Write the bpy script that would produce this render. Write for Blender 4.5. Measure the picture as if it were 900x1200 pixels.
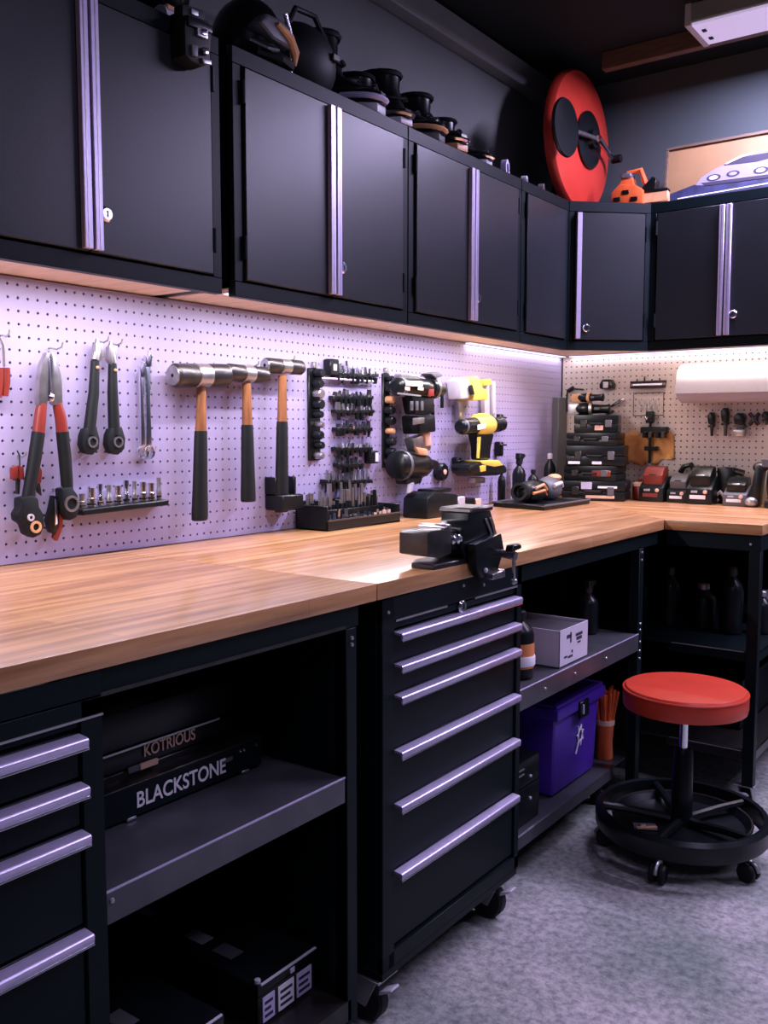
import bpy, bmesh, math, random
from mathutils import Vector, Matrix
random.seed(7)
PI = math.pi
for o in list(bpy.data.objects): bpy.data.objects.remove(o)
S = bpy.context.scene
COL = S.collection

# ------------------------------------------------------------------ camera
F, TH, PT, CX, CZ = 1086.83, 0.6301, 0.0875, 1.8812, 1.2485
cam = bpy.data.cameras.new('camera'); camo = bpy.data.objects.new('camera', cam); COL.objects.link(camo)
cam.sensor_fit = 'VERTICAL'; cam.sensor_height = 36.0; cam.lens = F / 1200 * 36.0; cam.clip_start = .02
camo.location = (CX, 0, CZ); camo.rotation_euler = (PI / 2 - PT, 0, TH)
S.camera = camo
FW = Vector((-math.sin(TH) * math.cos(PT), math.cos(TH) * math.cos(PT), -math.sin(PT)))
RT = Vector((math.cos(TH), math.sin(TH), 0)); UP = RT.cross(FW)
def PX(u, v, ax, val):
    d = FW * F + RT * (u - 450) + UP * (600 - v); o = Vector((CX, 0, CZ))
    return o + d * ((val - o[ax]) / d[ax])

# ------------------------------------------------------------------ world and exposure
w = bpy.data.worlds.new('world'); S.world = w; w.use_nodes = True
w.node_tree.nodes['Background'].inputs[0].default_value = (.02, .03, .04, 1)
w.node_tree.nodes['Background'].inputs[1].default_value = .3
S.view_settings.view_transform = 'Standard'; S.view_settings.look = 'None'
S.view_settings.exposure = 0.0; S.view_settings.gamma = 1.0; S.view_settings.use_curve_mapping = False
LED_L, LED_B, CEIL_FILL, CEIL1 = 8.6, 5.0, 16.0, 66.0           # watts: strips on the long wall, strips on the back wall, added unseen ceiling fills, back-row ceiling lamps
C_LED_L = (.97, .90, 1.0); C_LED_C = (1, .80, .62); C_LED_B = (1, .82, .66); C_CEIL = (.70, .61, 1.0)

# ------------------------------------------------------------------ dimensions
YB = 3.975          # face of the back pegboard
HB = .95            # worktop height
DB = .812           # worktop depth on the long wall
YW = 3.07           # front edge of the short wing
CD, C0, C1 = .233, 1.565, 2.16   # wall cabinets: depth, bottom, top
ZC = 2.77           # ceiling

# ------------------------------------------------------------------ materials
MAT = {}
def nd(nt, t, **k):
    n = nt.nodes.new(t)
    for a, b in k.items(): setattr(n, a, b)
    return n
def mat(name, col, rough=.5, metal=0., var=0., vs=20., bump=0., bs=300., coat=0., emit=None, es=1., stretch=None, trans=0.):
    m = bpy.data.materials.new(name); m.use_nodes = True; nt = m.node_tree
    b = nt.nodes['Principled BSDF']
    b.inputs['Base Color'].default_value = (*col, 1); b.inputs['Roughness'].default_value = rough
    b.inputs['Metallic'].default_value = metal; b.inputs['Coat Weight'].default_value = coat
    b.inputs['Transmission Weight'].default_value = trans
    tc = nd(nt, 'ShaderNodeTexCoord'); mp = nd(nt, 'ShaderNodeMapping'); nt.links.new(tc.outputs['Object'], mp.inputs[0])
    if stretch: mp.inputs['Scale'].default_value = stretch
    if var:
        n = nd(nt, 'ShaderNodeTexNoise'); n.inputs['Scale'].default_value = vs; n.inputs['Detail'].default_value = 5
        nt.links.new(mp.outputs[0], n.inputs['Vector'])
        r = nd(nt, 'ShaderNodeValToRGB')
        r.color_ramp.elements[0].position = .3; r.color_ramp.elements[1].position = .7
        r.color_ramp.elements[0].color = (*[c * (1 - var) for c in col], 1)
        r.color_ramp.elements[1].color = (*[min(1, c * (1 + var)) for c in col], 1)
        nt.links.new(n.outputs['Fac'], r.inputs[0]); nt.links.new(r.outputs[0], b.inputs['Base Color'])
    if bump:
        n = nd(nt, 'ShaderNodeTexNoise'); n.inputs['Scale'].default_value = bs; n.inputs['Detail'].default_value = 3
        nt.links.new(mp.outputs[0], n.inputs['Vector'])
        bp = nd(nt, 'ShaderNodeBump'); bp.inputs['Strength'].default_value = bump; bp.inputs['Distance'].default_value = .002
        nt.links.new(n.outputs['Fac'], bp.inputs['Height']); nt.links.new(bp.outputs[0], b.inputs['Normal'])
    if emit:
        b.inputs['Emission Color'].default_value = (*emit, 1); b.inputs['Emission Strength'].default_value = es
    if max(col) < .02: b.inputs['Specular IOR Level'].default_value = .16 if name == 'black_steel' else .32
    if name == 'door_steel': b.inputs['Specular IOR Level'].default_value = .36
    MAT[name] = m; return m
mat('black_steel', (.0020, .0068, .0086), .45, 0, .15, 6, .12, 500)
mat('door_steel', (.0135, .016, .019), .345, 0, .12, 4, .15, 600)
mat('shelf_steel', (.075, .078, .088), .38, .3, .25, 9, .1, 400)
mat('alu', (.56, .50, .70), .36, .55, .06, 60, .05, 200, stretch=(1, 1, 1))  # lilac lamp reflection on the pulls put into the metal colour
mat('chrome', (.75, .74, .78), .16, 1.)
mat('steel', (.42, .40, .40), .32, .9, .2, 40, .1, 200)
mat('dark_steel', (.065, .060, .058), .35, .8, .2, 30, .1, 200)
mat('zinc', (.45, .45, .46), .4, .8)
mat('black_plastic', (.0045, .0068, .0080), .32, 0, .2, 20)
mat('black_rubber', (.0038, .0062, .0072), .55, 0, .2, 30, .1, 300)
mat('grey_plastic', (.10, .10, .11), .45)
mat('pale_plastic', (.55, .52, .58), .45)
mat('white_plastic', (.75, .72, .78), .4)
mat('red_plastic', (.21, .024, .016), .38, 0, .15, 12)
mat('orange_plastic', (.75, .13, .03), .45, 0, .2, 15)
mat('tan_plastic', (.62, .33, .16), .5, 0, .2, 20)
mat('yellow_plastic', (.80, .62, .10), .4, 0, .1, 20)
mat('purple_plastic', (.075, .022, .36), .35, 0, .08, 8)
mat('red_vinyl', (.60, .050, .022), .36, 0, .08, 10, .12, 250)
mat('red_paint', (.60, .045, .028), .35, 0, .1, 8)
mat('hickory', (.235, .09, .032), .4, 0, .35, 14, stretch=(6, 6, 1))
mat('paper', (.46, .43, .52), .9, 0, .03, 40, .15, 400)
mat('card_white', (.62, .58, .66), .6, 0, .05, 10)
mat('card_print', (.03, .025, .05), .7)
mat('label_orange', (.75, .25, .08), .5)
mat('label_white', (.92, .89, .93), .5)
mat('label_lilac', (.60, .54, .78), .5)
mat('label_peach', (.80, .50, .36), .5)
mat('wall_paint', (.066, .088, .092), .75, 0, .08, 3, .1, 150)
mat('ceiling_paint', (.006, .011, .013), .8, 0, .1, 3)
mat('beam_paint', (.24, .25, .25), .7, 0, .1, 5)
mat('brown_wood', (.12, .075, .048), .6, 0, .3, 10, stretch=(1, 8, 8))
mat('pegboard', (.37, .325, .525), .55, 0, .03, 3)  # white board with the strip light's lilac put into its colour
mat('pegboard_warm_lit', (.56, .47, .44), .55, 0, .06, 3)  # same white board with warm light put into its colour
mat('wall_paint_lit', (.15, .158, .155), .75, 0, .08, 3, .1, 150)  # same wall paint made lighter to stand for more light on this wall
mat('ply_bounce', (.78, .58, .40), .6, 0, .12, 8, stretch=(6, 1, 6))  # tan glow bounced off the bench put into the panel colour
mat('picture_sky', (.30, .175, .075), .6, 0, .15, 5)
mat('picture_ground', (.03, .035, .10), .5, 0, .5, 20)
mat('picture_car', (.27, .25, .40), .5, 0, .1, 20)
mat('cork', (.55, .36, .19), .8, 0, .2, 40)
mat('tool_black', (.006, .008, .009), .28, .1, .2, 20)
mat('reflection_orange', (.62, .30, .10), .8, 0, .25, 12)  # orange of the warm reflections on the shorter pegboard
mat('floor_mat_grey', (.05, .055, .06), .7, 0, .2, 20)
mat('led_diffuser', (.9, .88, .95), .5, emit=(.95, .85, 1), es=1.2)
mat('tube_diffuser', (.62, .55, .72), .5, emit=(.62, .53, .86), es=.62)

def wood(name, along):
    m = bpy.data.materials.new(name); m.use_nodes = True; nt = m.node_tree; b = nt.nodes['Principled BSDF']
    tc = nd(nt, 'ShaderNodeTexCoord'); mp = nd(nt, 'ShaderNodeMapping'); nt.links.new(tc.outputs['Object'], mp.inputs[0])
    if along == 'y': mp.inputs['Rotation'].default_value = (0, 0, PI / 2)
    br = nd(nt, 'ShaderNodeTexBrick'); br.offset = .37; br.inputs['Scale'].default_value = 1
    br.inputs['Brick Width'].default_value = .62; br.inputs['Row Height'].default_value = .042
    br.inputs['Mortar Size'].default_value = .0004; br.inputs['Bias'].default_value = 0
    br.inputs['Color1'].default_value = (.70, .385, .175, 1); br.inputs['Color2'].default_value = (.52, .26, .105, 1)
    br.inputs['Mortar'].default_value = (.26, .12, .045, 1)
    nt.links.new(mp.outputs[0], br.inputs['Vector'])
    mp2 = nd(nt, 'ShaderNodeMapping'); mp2.inputs['Scale'].default_value = (2.2, 38, 38); nt.links.new(mp.outputs[0], mp2.inputs[0])
    n = nd(nt, 'ShaderNodeTexNoise'); n.inputs['Scale'].default_value = 1; n.inputs['Detail'].default_value = 7; n.inputs['Roughness'].default_value = .6
    nt.links.new(mp2.outputs[0], n.inputs['Vector'])
    r = nd(nt, 'ShaderNodeValToRGB'); r.color_ramp.elements[0].position = .32; r.color_ramp.elements[1].position = .62
    r.color_ramp.elements[0].color = (.48, .41, .34, 1); r.color_ramp.elements[1].color = (1.06, 1.04, 1.02, 1)
    nt.links.new(n.outputs['Fac'], r.inputs[0])
    mx = nd(nt, 'ShaderNodeMix', data_type='RGBA', blend_type='MULTIPLY'); mx.inputs[0].default_value = 1
    nt.links.new(br.outputs['Color'], mx.inputs[6]); nt.links.new(r.outputs[0], mx.inputs[7])
    nt.links.new(mx.outputs[2], b.inputs['Base Color'])
    b.inputs['Roughness'].default_value = .32; b.inputs['Coat Weight'].default_value = .35; b.inputs['Coat Roughness'].default_value = .18
    MAT[name] = m
wood('wood_y', 'y'); wood('wood_x', 'x')

def concrete():
    m = bpy.data.materials.new('concrete'); m.use_nodes = True; nt = m.node_tree; b = nt.nodes['Principled BSDF']
    tc = nd(nt, 'ShaderNodeTexCoord')
    a = nd(nt, 'ShaderNodeTexNoise'); a.inputs['Scale'].default_value = 2.6; a.inputs['Detail'].default_value = 5
    f = nd(nt, 'ShaderNodeTexNoise'); f.inputs['Scale'].default_value = 46; f.inputs['Detail'].default_value = 7; f.inputs['Roughness'].default_value = .7
    for n in (a, f): nt.links.new(tc.outputs['Object'], n.inputs['Vector'])
    r1 = nd(nt, 'ShaderNodeValToRGB'); r1.color_ramp.elements[0].position = .36; r1.color_ramp.elements[1].position = .66
    r1.color_ramp.elements[0].color = (.215, .265, .235, 1); r1.color_ramp.elements[1].color = (.51, .50, .49, 1)
    nt.links.new(a.outputs['Fac'], r1.inputs[0])
    r2 = nd(nt, 'ShaderNodeValToRGB'); r2.color_ramp.elements[0].position = .36; r2.color_ramp.elements[1].position = .60
    r2.color_ramp.elements[0].color = (.46, .47, .47, 1); r2.color_ramp.elements[1].color = (1.12, 1.07, 1.06, 1)
    nt.links.new(f.outputs['Fac'], r2.inputs[0])
    mx = nd(nt, 'ShaderNodeMix', data_type='RGBA', blend_type='MULTIPLY'); mx.inputs[0].default_value = 1
    nt.links.new(r1.outputs[0], mx.inputs[6]); nt.links.new(r2.outputs[0], mx.inputs[7])
    # fine cracks
    vo = nd(nt, 'ShaderNodeTexVoronoi', feature='DISTANCE_TO_EDGE'); vo.inputs['Scale'].default_value = .55
    ds = nd(nt, 'ShaderNodeTexNoise'); ds.inputs['Scale'].default_value = 5
    nt.links.new(tc.outputs['Object'], ds.inputs['Vector'])
    ad = nd(nt, 'ShaderNodeMix', data_type='RGBA', blend_type='LINEAR_LIGHT'); ad.inputs[0].default_value = .06
    nt.links.new(tc.outputs['Object'], ad.inputs[6]); nt.links.new(ds.outputs['Color'], ad.inputs[7])
    nt.links.new(ad.outputs[2], vo.inputs['Vector'])
    cr = nd(nt, 'ShaderNodeValToRGB'); cr.color_ramp.elements[0].position = .0; cr.color_ramp.elements[1].position = .0022
    cr.color_ramp.elements[0].color = (.45, .45, .45, 1); cr.color_ramp.elements[1].color = (1, 1, 1, 1)
    nt.links.new(vo.outputs['Distance'], cr.inputs[0])
    m2 = nd(nt, 'ShaderNodeMix', data_type='RGBA', blend_type='MULTIPLY'); m2.inputs[0].default_value = 1
    nt.links.new(mx.outputs[2], m2.inputs[6]); nt.links.new(cr.outputs[0], m2.inputs[7])
    nt.links.new(m2.outputs[2], b.inputs['Base Color'])
    bp = nd(nt, 'ShaderNodeBump'); bp.inputs['Strength'].default_value = .7; bp.inputs['Distance'].default_value = .008
    nt.links.new(f.outputs['Fac'], bp.inputs['Height']); nt.links.new(bp.outputs[0], b.inputs['Normal'])
    b.inputs['Roughness'].default_value = .62
    MAT['concrete'] = m
concrete()

# ------------------------------------------------------------------ mesh helpers
class MB:
    def __init__(s): s.v = []; s.f = []
    def add(s, vs, fs):
        k = len(s.v); s.v += [tuple(p) for p in vs]; s.f += [tuple(i + k for i in f) for f in fs]; return s
    def box(s, x0, x1, y0, y1, z0, z1, R=None):
        P = [Vector((x, y, z)) for z in (z0, z1) for y in (y0, y1) for x in (x0, x1)]
        if R is not None:
            c = Vector(((x0 + x1) / 2, (y0 + y1) / 2, (z0 + z1) / 2)); P = [c + R @ (p - c) for p in P]
        return s.add(P, [(0, 2, 3, 1), (4, 5, 7, 6), (0, 1, 5, 4), (2, 6, 7, 3), (0, 4, 6, 2), (1, 3, 7, 5)])
    def cb(s, c, d, R=None):
        return s.box(c[0] - d[0] / 2, c[0] + d[0] / 2, c[1] - d[1] / 2, c[1] + d[1] / 2, c[2] - d[2] / 2, c[2] + d[2] / 2, R)
    def frame(s, ax):
        ax = Vector(ax).normalized(); h = Vector((0, 0, 1)) if abs(ax.z) < .9 else Vector((1, 0, 0))
        a = ax.cross(h).normalized(); return ax, a, ax.cross(a)
    def lathe(s, prof, o, ax=(0, 0, 1), n=20, cap=None):
        ax, a, b = s.frame(ax); o = Vector(o); P = []; Fc = []
        for r, h in prof:
            for i in range(n):
                t = 2 * PI * i / n; P.append(o + ax * h + (a * math.cos(t) + b * math.sin(t)) * max(r, 1e-5))
        for j in range(len(prof) - 1):
            for i in range(n):
                k = (i + 1) % n; Fc.append((j * n + i, j * n + k, (j + 1) * n + k, (j + 1) * n + i))
        if cap is None: cap = prof[0] != prof[-1]
        if cap: Fc.append(tuple(range(n - 1, -1, -1))); Fc.append(tuple((len(prof) - 1) * n + i for i in range(n)))
        return s.add(P, Fc)
    def ring(s, r0, r1, h0, h1, o, ax=(0, 0, 1), n=18):
        return s.lathe([(r0, h0), (r1, h0), (r1, h1), (r0, h1), (r0, h0)], o, ax, n)
    def cyl(s, p0, p1, r0, r1=None, n=14):
        p0, p1 = Vector(p0), Vector(p1); d = p1 - p0
        return s.lathe([(r0, 0), (r0 if r1 is None else r1, d.length)], p0, d, n)
    def tube(s, pts, r, n=8, close=False):
        pts = [Vector(p) for p in pts]; m = len(pts); P = []; Fc = []
        rr = r if isinstance(r, (list, tuple)) else [r] * m
        up = None
        for i, p in enumerate(pts):
            if close: t = pts[(i + 1) % m] - pts[i - 1]
            else: t = pts[min(i + 1, m - 1)] - pts[max(i - 1, 0)]
            t.normalize()
            if up is None: _, a, b = s.frame(t)
            else:
                a = (up - t * up.dot(t)).normalized(); b = t.cross(a)
            up = a
            for k in range(n):
                an = 2 * PI * k / n; P.append(p + (a * math.cos(an) + b * math.sin(an)) * rr[i])
        for i in range(m if close else m - 1):
            j = (i + 1) % m
            for k in range(n):
                l = (k + 1) % n; Fc.append((i * n + k, i * n + l, j * n + l, j * n + k))
        if not close:
            Fc.append(tuple(range(n - 1, -1, -1))); Fc.append(tuple((m - 1) * n + k for k in range(n)))
        return s.add(P, Fc)
    def prism(s, pts, a0, a1, ax='y'):
        # outline in the x-z plane (ax y), y-z plane (ax x) or x-y plane (ax z), extruded from a0 to a1
        n = len(pts); mk = {'y': lambda p, a: (p[0], a, p[1]), 'x': lambda p, a: (a, p[0], p[1]), 'z': lambda p, a: (p[0], p[1], a)}[ax]
        P = [mk(p, a0) for p in pts] + [mk(p, a1) for p in pts]
        Fc = [tuple(range(n)), tuple(range(2 * n - 1, n - 1, -1))] + [((i + 1) % n, i, n + i, n + (i + 1) % n) for i in range(n)]
        return s.add(P, Fc)
    def ell(s, c, r, n=16, m=10, z0=-1., z1=1.):
        prof = []
        for j in range(m + 1):
            z = z0 + (z1 - z0) * j / m
            if j in (0, m) or True: pass
            a = math.asin(z0) + (math.asin(z1) - math.asin(z0)) * j / m
            prof.append((math.cos(a), math.sin(a)))
        t = MB().lathe(prof, (0, 0, 0), (0, 0, 1), n)
        s.add([(c[0] + p[0] * r[0], c[1] + p[1] * r[1], c[2] + p[2] * r[2]) for p in t.v], t.f); return s
    def xf(s, M):
        s.v = [tuple(M @ Vector(p)) for p in s.v]; return s

def link(name, mb, m, parent=None, bev=0., seg=1, smooth=True, loc=None, rot=None):
    me = bpy.data.meshes.new(name); me.from_pydata(mb.v, [], mb.f)
    bm = bmesh.new(); bm.from_mesh(me); bmesh.ops.recalc_face_normals(bm, faces=bm.faces)
    if bev:
        ed = [e for e in bm.edges if len(e.link_faces) == 2 and e.calc_face_angle(0) > .6]
        bmesh.ops.bevel(bm, geom=ed, offset=bev, segments=seg, affect='EDGES', profile=.6, clamp_overlap=True)
    bm.to_mesh(me); bm.free()
    if smooth:
        me.shade_smooth(); me.set_sharp_from_angle(angle=.62)
    me.materials.append(MAT[m])
    o = bpy.data.objects.new(name, me); COL.objects.link(o)
    if parent: o.parent = parent
    if loc is not None: o.location = loc
    if rot is not None: o.rotation_euler = rot
    return o
def tag(o, label, cat, group=None):
    o['label'] = label; o['category'] = cat
    if group: o['group'] = group
    return o
def struct(name, mb, m, **k):
    o = link(name, mb, m, **k); o['kind'] = 'structure'; return o
class T:
    """a thing: an Empty at its base, parts parented to it, coordinates local (x right, -y towards the viewer, z up)"""
    def __init__(s, name, label, cat, loc, rz=0., group=None):
        s.e = bpy.data.objects.new(name, None); COL.objects.link(s.e); s.e.empty_display_size = .05
        s.e.location = loc; s.e.rotation_euler = (0, 0, rz); tag(s.e, label, cat, group); s.loc = Vector(loc); s.rz = rz
        s.inv = (Matrix.Translation(s.loc) @ Matrix.Rotation(rz, 4, 'Z')).inverted()
    def p(s, name, mb, m, bev=0., seg=1, parent=None, **k): return link(name, mb, m, parent or s.e, bev, seg, **k)
    def q(s, u, v, off):
        # pixel -> local (x, z) on the plane parallel to the wall the thing faces away from, off metres in front of it
        w = PX(u, v, 0, s.loc.x + off) if s.rz > 1 else PX(u, v, 1, s.loc.y - off)
        l = s.inv @ w; return (l.x, l.z)
    def text(s, name, body, size, x, y, z, m, rot=(PI / 2, 0, 0), parent=None, sx=1., ext=.0006):
        c = bpy.data.curves.new(name, 'FONT'); c.body = body; c.size = size; c.extrude = ext; c.align_x = 'CENTER'; c.align_y = 'CENTER'
        c.offset = size * .012
        o = bpy.data.objects.new(name, c); COL.objects.link(o)
        dg = bpy.context.evaluated_depsgraph_get(); me = bpy.data.meshes.new_from_object(o.evaluated_get(dg))
        bpy.data.objects.remove(o); me.materials.clear(); me.materials.append(MAT[m])
        o = bpy.data.objects.new(name, me); COL.objects.link(o); o.parent = parent or s.e
        o.location = (x, y, z); o.rotation_euler = rot; o.scale = (sx, 1, 1); return o
LW = PI / 2     # things that belong to the long wall look along +x
def Lw(y, z, x=0.): return (x, y, z)

# ================================================================== the room
XR, YF = 4.6, -2.6
struct('floor', MB().box(-.1, XR + .1, YF - .1, YB + .13, -.1, 0), 'concrete', smooth=False)
struct('ceiling', MB().box(-.1, XR + .1, YF - .1, YB + .13, ZC, ZC + .1), 'ceiling_paint', smooth=False)
struct('wall_left', MB().box(-.13, -.03, YF, YB + .13, 0, ZC), 'wall_paint_lit', smooth=False)
struct('wall_back', MB().box(-.03, XR, YB + .03, YB + .13, 0, ZC), 'wall_paint', smooth=False)
struct('wall_right', MB().box(XR, XR + .1, YF, YB + .03, 0, ZC), 'wall_paint', smooth=False)
struct('wall_front', MB().box(-.03, XR, YF - .1, YF, 0, ZC), 'wall_paint', smooth=False)
struct('trim_1', MB().box(-.03, .03, YF, YB + .03, 2.655, 2.75), 'beam_paint', bev=.004)
struct('trim_2', MB().box(.3, 3.6, 3.66, 3.70, 2.70, ZC), 'brown_wood', bev=.003)

# pegboards with real holes
def pegboard(name, label, w, h, px, pz, loc, rz, m='pegboard'):
    nx, nz = int(w / px), int(h / pz); mx, mz = (w - nx * px) / 2, (h - nz * pz) / 2
    V = []; Fc = []; idx = {}
    def vert(p):
        k = (round(p[0], 5), round(p[1], 5), round(p[2], 5))
        if k not in idx: idx[k] = len(V); V.append(k)
        return idx[k]
    r = .0034; T_ = .005
    for j in range(nz):
        for i in range(nx):
            x0, z0 = mx + i * px, mz + j * pz; cx, cz = x0 + px / 2, z0 + pz / 2
            cor = [vert((x0 + px, 0, z0 + pz)), vert((x0, 0, z0 + pz)), vert((x0, 0, z0)), vert((x0 + px, 0, z0))]
            ring = [vert((cx + r * math.cos(a * PI / 4 + PI / 8), 0, cz + r * math.sin(a * PI / 4 + PI / 8))) for a in range(8)]
            back = [vert((cx + r * math.cos(a * PI / 4 + PI / 8), T_, cz + r * math.sin(a * PI / 4 + PI / 8))) for a in range(8)]
            for q in range(4):
                a, b_, c_ = ring[q * 2], ring[q * 2 + 1], ring[(q * 2 + 2) % 8]
                Fc.append((cor[q], b_, a)); Fc.append((cor[q], cor[(q + 1) % 4], c_, b_))
            for a in range(8):
                Fc.append((ring[a], ring[(a + 1) % 8], back[(a + 1) % 8], back[a]))
    # plain margins, rim and backing
    mb = MB(); mb.v = V; mb.f = Fc
    X0, X1, Z0, Z1 = mx, mx + nx * px, mz, mz + nz * pz
    for a, b_, c_, d in ((0, w, 0, Z0), (0, w, Z1, h), (0, X0, Z0, Z1), (X1, w, Z0, Z1)):
        mb.add([(a, 0, c_), (b_, 0, c_), (b_, 0, d), (a, 0, d)], [(0, 1, 2, 3)])
    mb.add([(0, 0, 0), (w, 0, 0), (w, 0, h), (0, 0, h), (0, T_, 0), (w, T_, 0), (w, T_, h), (0, T_, h)],
           [(0, 4, 5, 1), (1, 5, 6, 2), (2, 6, 7, 3), (3, 7, 4, 0)])
    me = bpy.data.meshes.new(name); me.from_pydata(mb.v, [], mb.f); me.materials.append(MAT[m])
    o = bpy.data.objects.new(name, me); COL.objects.link(o); o.location = loc; o.rotation_euler = (0, 0, rz)
    tag(o, label, 'pegboard'); 
    bk = link('backing_board', MB().box(0, w, .0155, .0295, 0, h), 'black_steel', o, smooth=False)
    for k in range(2): link('batten', MB().box(0, w, .005, .0155, (h - .02) * k, (h - .02) * k + .02), 'black_steel', o, smooth=False)
    return o
pegboard('pegboard', 'long white pegboard panel with lilac light put into its colour behind the main worktop with hammers and sockets', 4.2, .634, .0245, .0286, (0, -.232, HB + .002), LW)
pegboard('pegboard', 'shorter white pegboard panel with warm light put into its colour behind the paper towel roll and chargers', 1.6, .634, .0257, .0257, (.004, YB, HB + .002), 0, 'pegboard_warm_lit')

# ================================================================== lamps
def led(name, label, x0, x1, loc, rz, power, col):
    t = T(name, label, 'light strip', loc, rz, 'under-cabinet light strips')
    t.p('channel', MB().box(x0, x1, -.014, .014, -.004, 0), 'alu', .0008)
    t.p('diffuser', MB().box(x0 + .005, x1 - .005, -.011, .011, -.007, -.004), 'led_diffuser', .001)
    l = bpy.data.lights.new('led_light', 'AREA'); l.shape = 'RECTANGLE'; l.size = x1 - x0 - .02; l.size_y = .020
    l.energy = power * (x1 - x0); l.color = col
    o = bpy.data.objects.new('led_light', l); COL.objects.link(o); o.parent = t.e; o.location = ((x0 + x1) / 2, 0, -.0078)
LZ = C0 + .0238
led('light_strip', 'slim light strip under the wall cabinet above the pliers', -.25, 1.58, (.203, 0, LZ), LW, LED_L, C_LED_L)
led('light_strip', 'slim light strip under the wall cabinets above the hammers and drills', 1.64, 3.07, (.203, 0, LZ), LW, LED_L, C_LED_L)
led('light_strip', 'short warm light strip under the narrow cabinet before the corner', 3.12, 3.48, (.203, 0, LZ), LW, LED_L * .7, C_LED_C)
led('light_strip', 'glowing light strip along the top of the long pegboard by the corner', 3.10, 3.96, (.016, 0, LZ), LW, .8, C_LED_L)
led('light_strip', 'glowing light strip along the top of the shorter pegboard', .04, 1.55, (0, YB - .016, LZ), 0, .8, C_LED_L)
led('light_strip', 'slim light strip under the back wall cabinets above the paper towel roll', .52, 1.55, (0, YB - .203, LZ), 0, LED_B, C_LED_B)
def ceiling_lamp(label, x0, x1, y0, y1, power, group=None):
    t = T('ceiling_light', label, 'ceiling light', ((x0 + x1) / 2, (y0 + y1) / 2, ZC - .07), 0, group)
    a, b = (x1 - x0) / 2, (y1 - y0) / 2
    t.p('housing', MB().box(-a, a, -b, b, .004, .07), 'beam_paint', .004)
    t.p('diffuser', MB().box(-a + .008, a - .008, -b + .008, b - .008, -.006, .004), 'tube_diffuser', .002)
    for sx in (-1, 1): t.p('end_cap', MB().box(sx * a - .012, sx * a + .012, -b - .002, b + .002, -.008, .072), 'pale_plastic', .003)
    for k in (-.05, .03): t.p('clip', MB().box(-a + .03, -a + .045, k, k + .02, -.011, -.006), 'black_plastic', .001)
    if power:
        l = bpy.data.lights.new('tube_light', 'AREA'); l.shape = 'RECTANGLE'; l.size = x1 - x0 - .06; l.size_y = y1 - y0 - .06
        l.energy = power; l.color = C_CEIL
        o = bpy.data.objects.new('tube_light', l); COL.objects.link(o); o.parent = t.e; o.location = (0, 0, -.012)
ceiling_lamp('long box ceiling light above the framed car picture', .72, 1.96, 3.44, 3.66, CEIL1)
ceiling_lamp('long box ceiling light continuing the row along the back wall', 2.02, 3.26, 3.44, 3.66, CEIL1)
ceiling_lamp('added unseen box fill light over the open floor', 1.7, 2.94, 1.35, 1.57, CEIL_FILL)  # this lamp and the next are unseen, added as front fill
ceiling_lamp('added unseen box fill light near the front wall', 1.7, 2.94, -1.15, -.93, CEIL_FILL * .8)

# ================================================================== wall cabinets
def lock(t, x, z, parent, y=-.0):
    o = t.p('lock', MB().lathe([(.016, 0), (.016, .005), (.012, .009), (.0001, .009)], (x, y, z), (0, -1, 0), 16), 'chrome', parent=parent)
    t.p('keyhole', MB().box(x - .0012, x + .0012, y - .0102, y - .0085, z - .006, z + .006), 'black_plastic', parent=o)
def cabinet(label, x0, x1, loc, rz, doors, group='wall cabinets', depth=CD + .03, h=C1 - C0, front=0., skew=None):
    """x0..x1 along the wall, front plane at local y = 0, body goes back to +depth; doors = list of (a, b, handle side, has lock)"""
    t = T('wall_cabinet', label, 'cabinet', loc, rz, group)
    b = MB()
    b.box(x0, x1, .004, depth, .030, .042).box(x0, x1, .004, depth, h - .018, h)
    b.box(x0, x0 + .018, .004, depth, .030, h).box(x1 - .018, x1, .004, depth, .030, h).box(x0, x1, depth - .012, depth, .030, h)
    t.p('body', b, 'black_steel', .0015)
    f = MB(); w = .028
    f.box(x0, x1, -.012, .012, .008, .045).box(x0, x1, -.012, .012, h - .04, h)
    f.box(x0, x0 + w, -.012, .012, .045, h - .04).box(x1 - w, x1, -.012, .012, .045, h - .04)
    t.p('face_frame', f, 'black_steel', .0015)
    t.p('underside_panel', MB().box(x0 + .001, x1 - .001, .0122, depth - .001, .024, .0298), 'ply_bounce', .001)
    for a, c, hs, lk in doors:
        d = t.p('door', MB().box(a, c, -.020, -.002, .049, h - .044), 'door_steel', .002)
        if hs:
            hx = c - .011 if hs > 0 else a + .011
            hd = t.p('handle', MB().box(hx - .010, hx + .010, -.034, -.020, .052, h - .047), 'alu', .0015, parent=d)
            t.p('finger_groove', MB().box(hx - hs * .001 - .0012, hx - hs * .001 + .0012, -.0346, -.033, .055, h - .05), 'steel', parent=hd)
            if lk: lock(t, a + .035 if hs < 0 else c - .035, .13, d, -.020)
        hz = a - .004 if (hs or 1) > 0 else c + .004
        for z in (.10, h - .13):
            t.p('hinge', MB().cyl((hz, -.019, z), (hz, -.019, z + .055), .0055, n=10), 'black_steel', parent=d)
    return t
def pair(x0, x1, lk=1):
    m = (x0 + x1) / 2; return [(x0 + .034, m - .002, 1, 0), (m + .002, x1 - .034, -1, lk)]
W0 = (CD, 0, C0)
cabinet('charcoal double-door wall cabinet above the red-handled pliers', .838, 1.590, W0, LW, pair(.838, 1.590))
cabinet('charcoal double-door wall cabinet above the three hammers', 1.632, 2.365, W0, LW, pair(1.632, 2.365))
cabinet('charcoal double-door wall cabinet above the bit racks and drills', 2.369, 3.092, W0, LW, pair(2.369, 3.092))
cabinet('narrow plain wall cabinet door without handle beside the corner cabinet', 3.096, 3.50, W0, LW, [(3.13, 3.466, 0, 0)])
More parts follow.
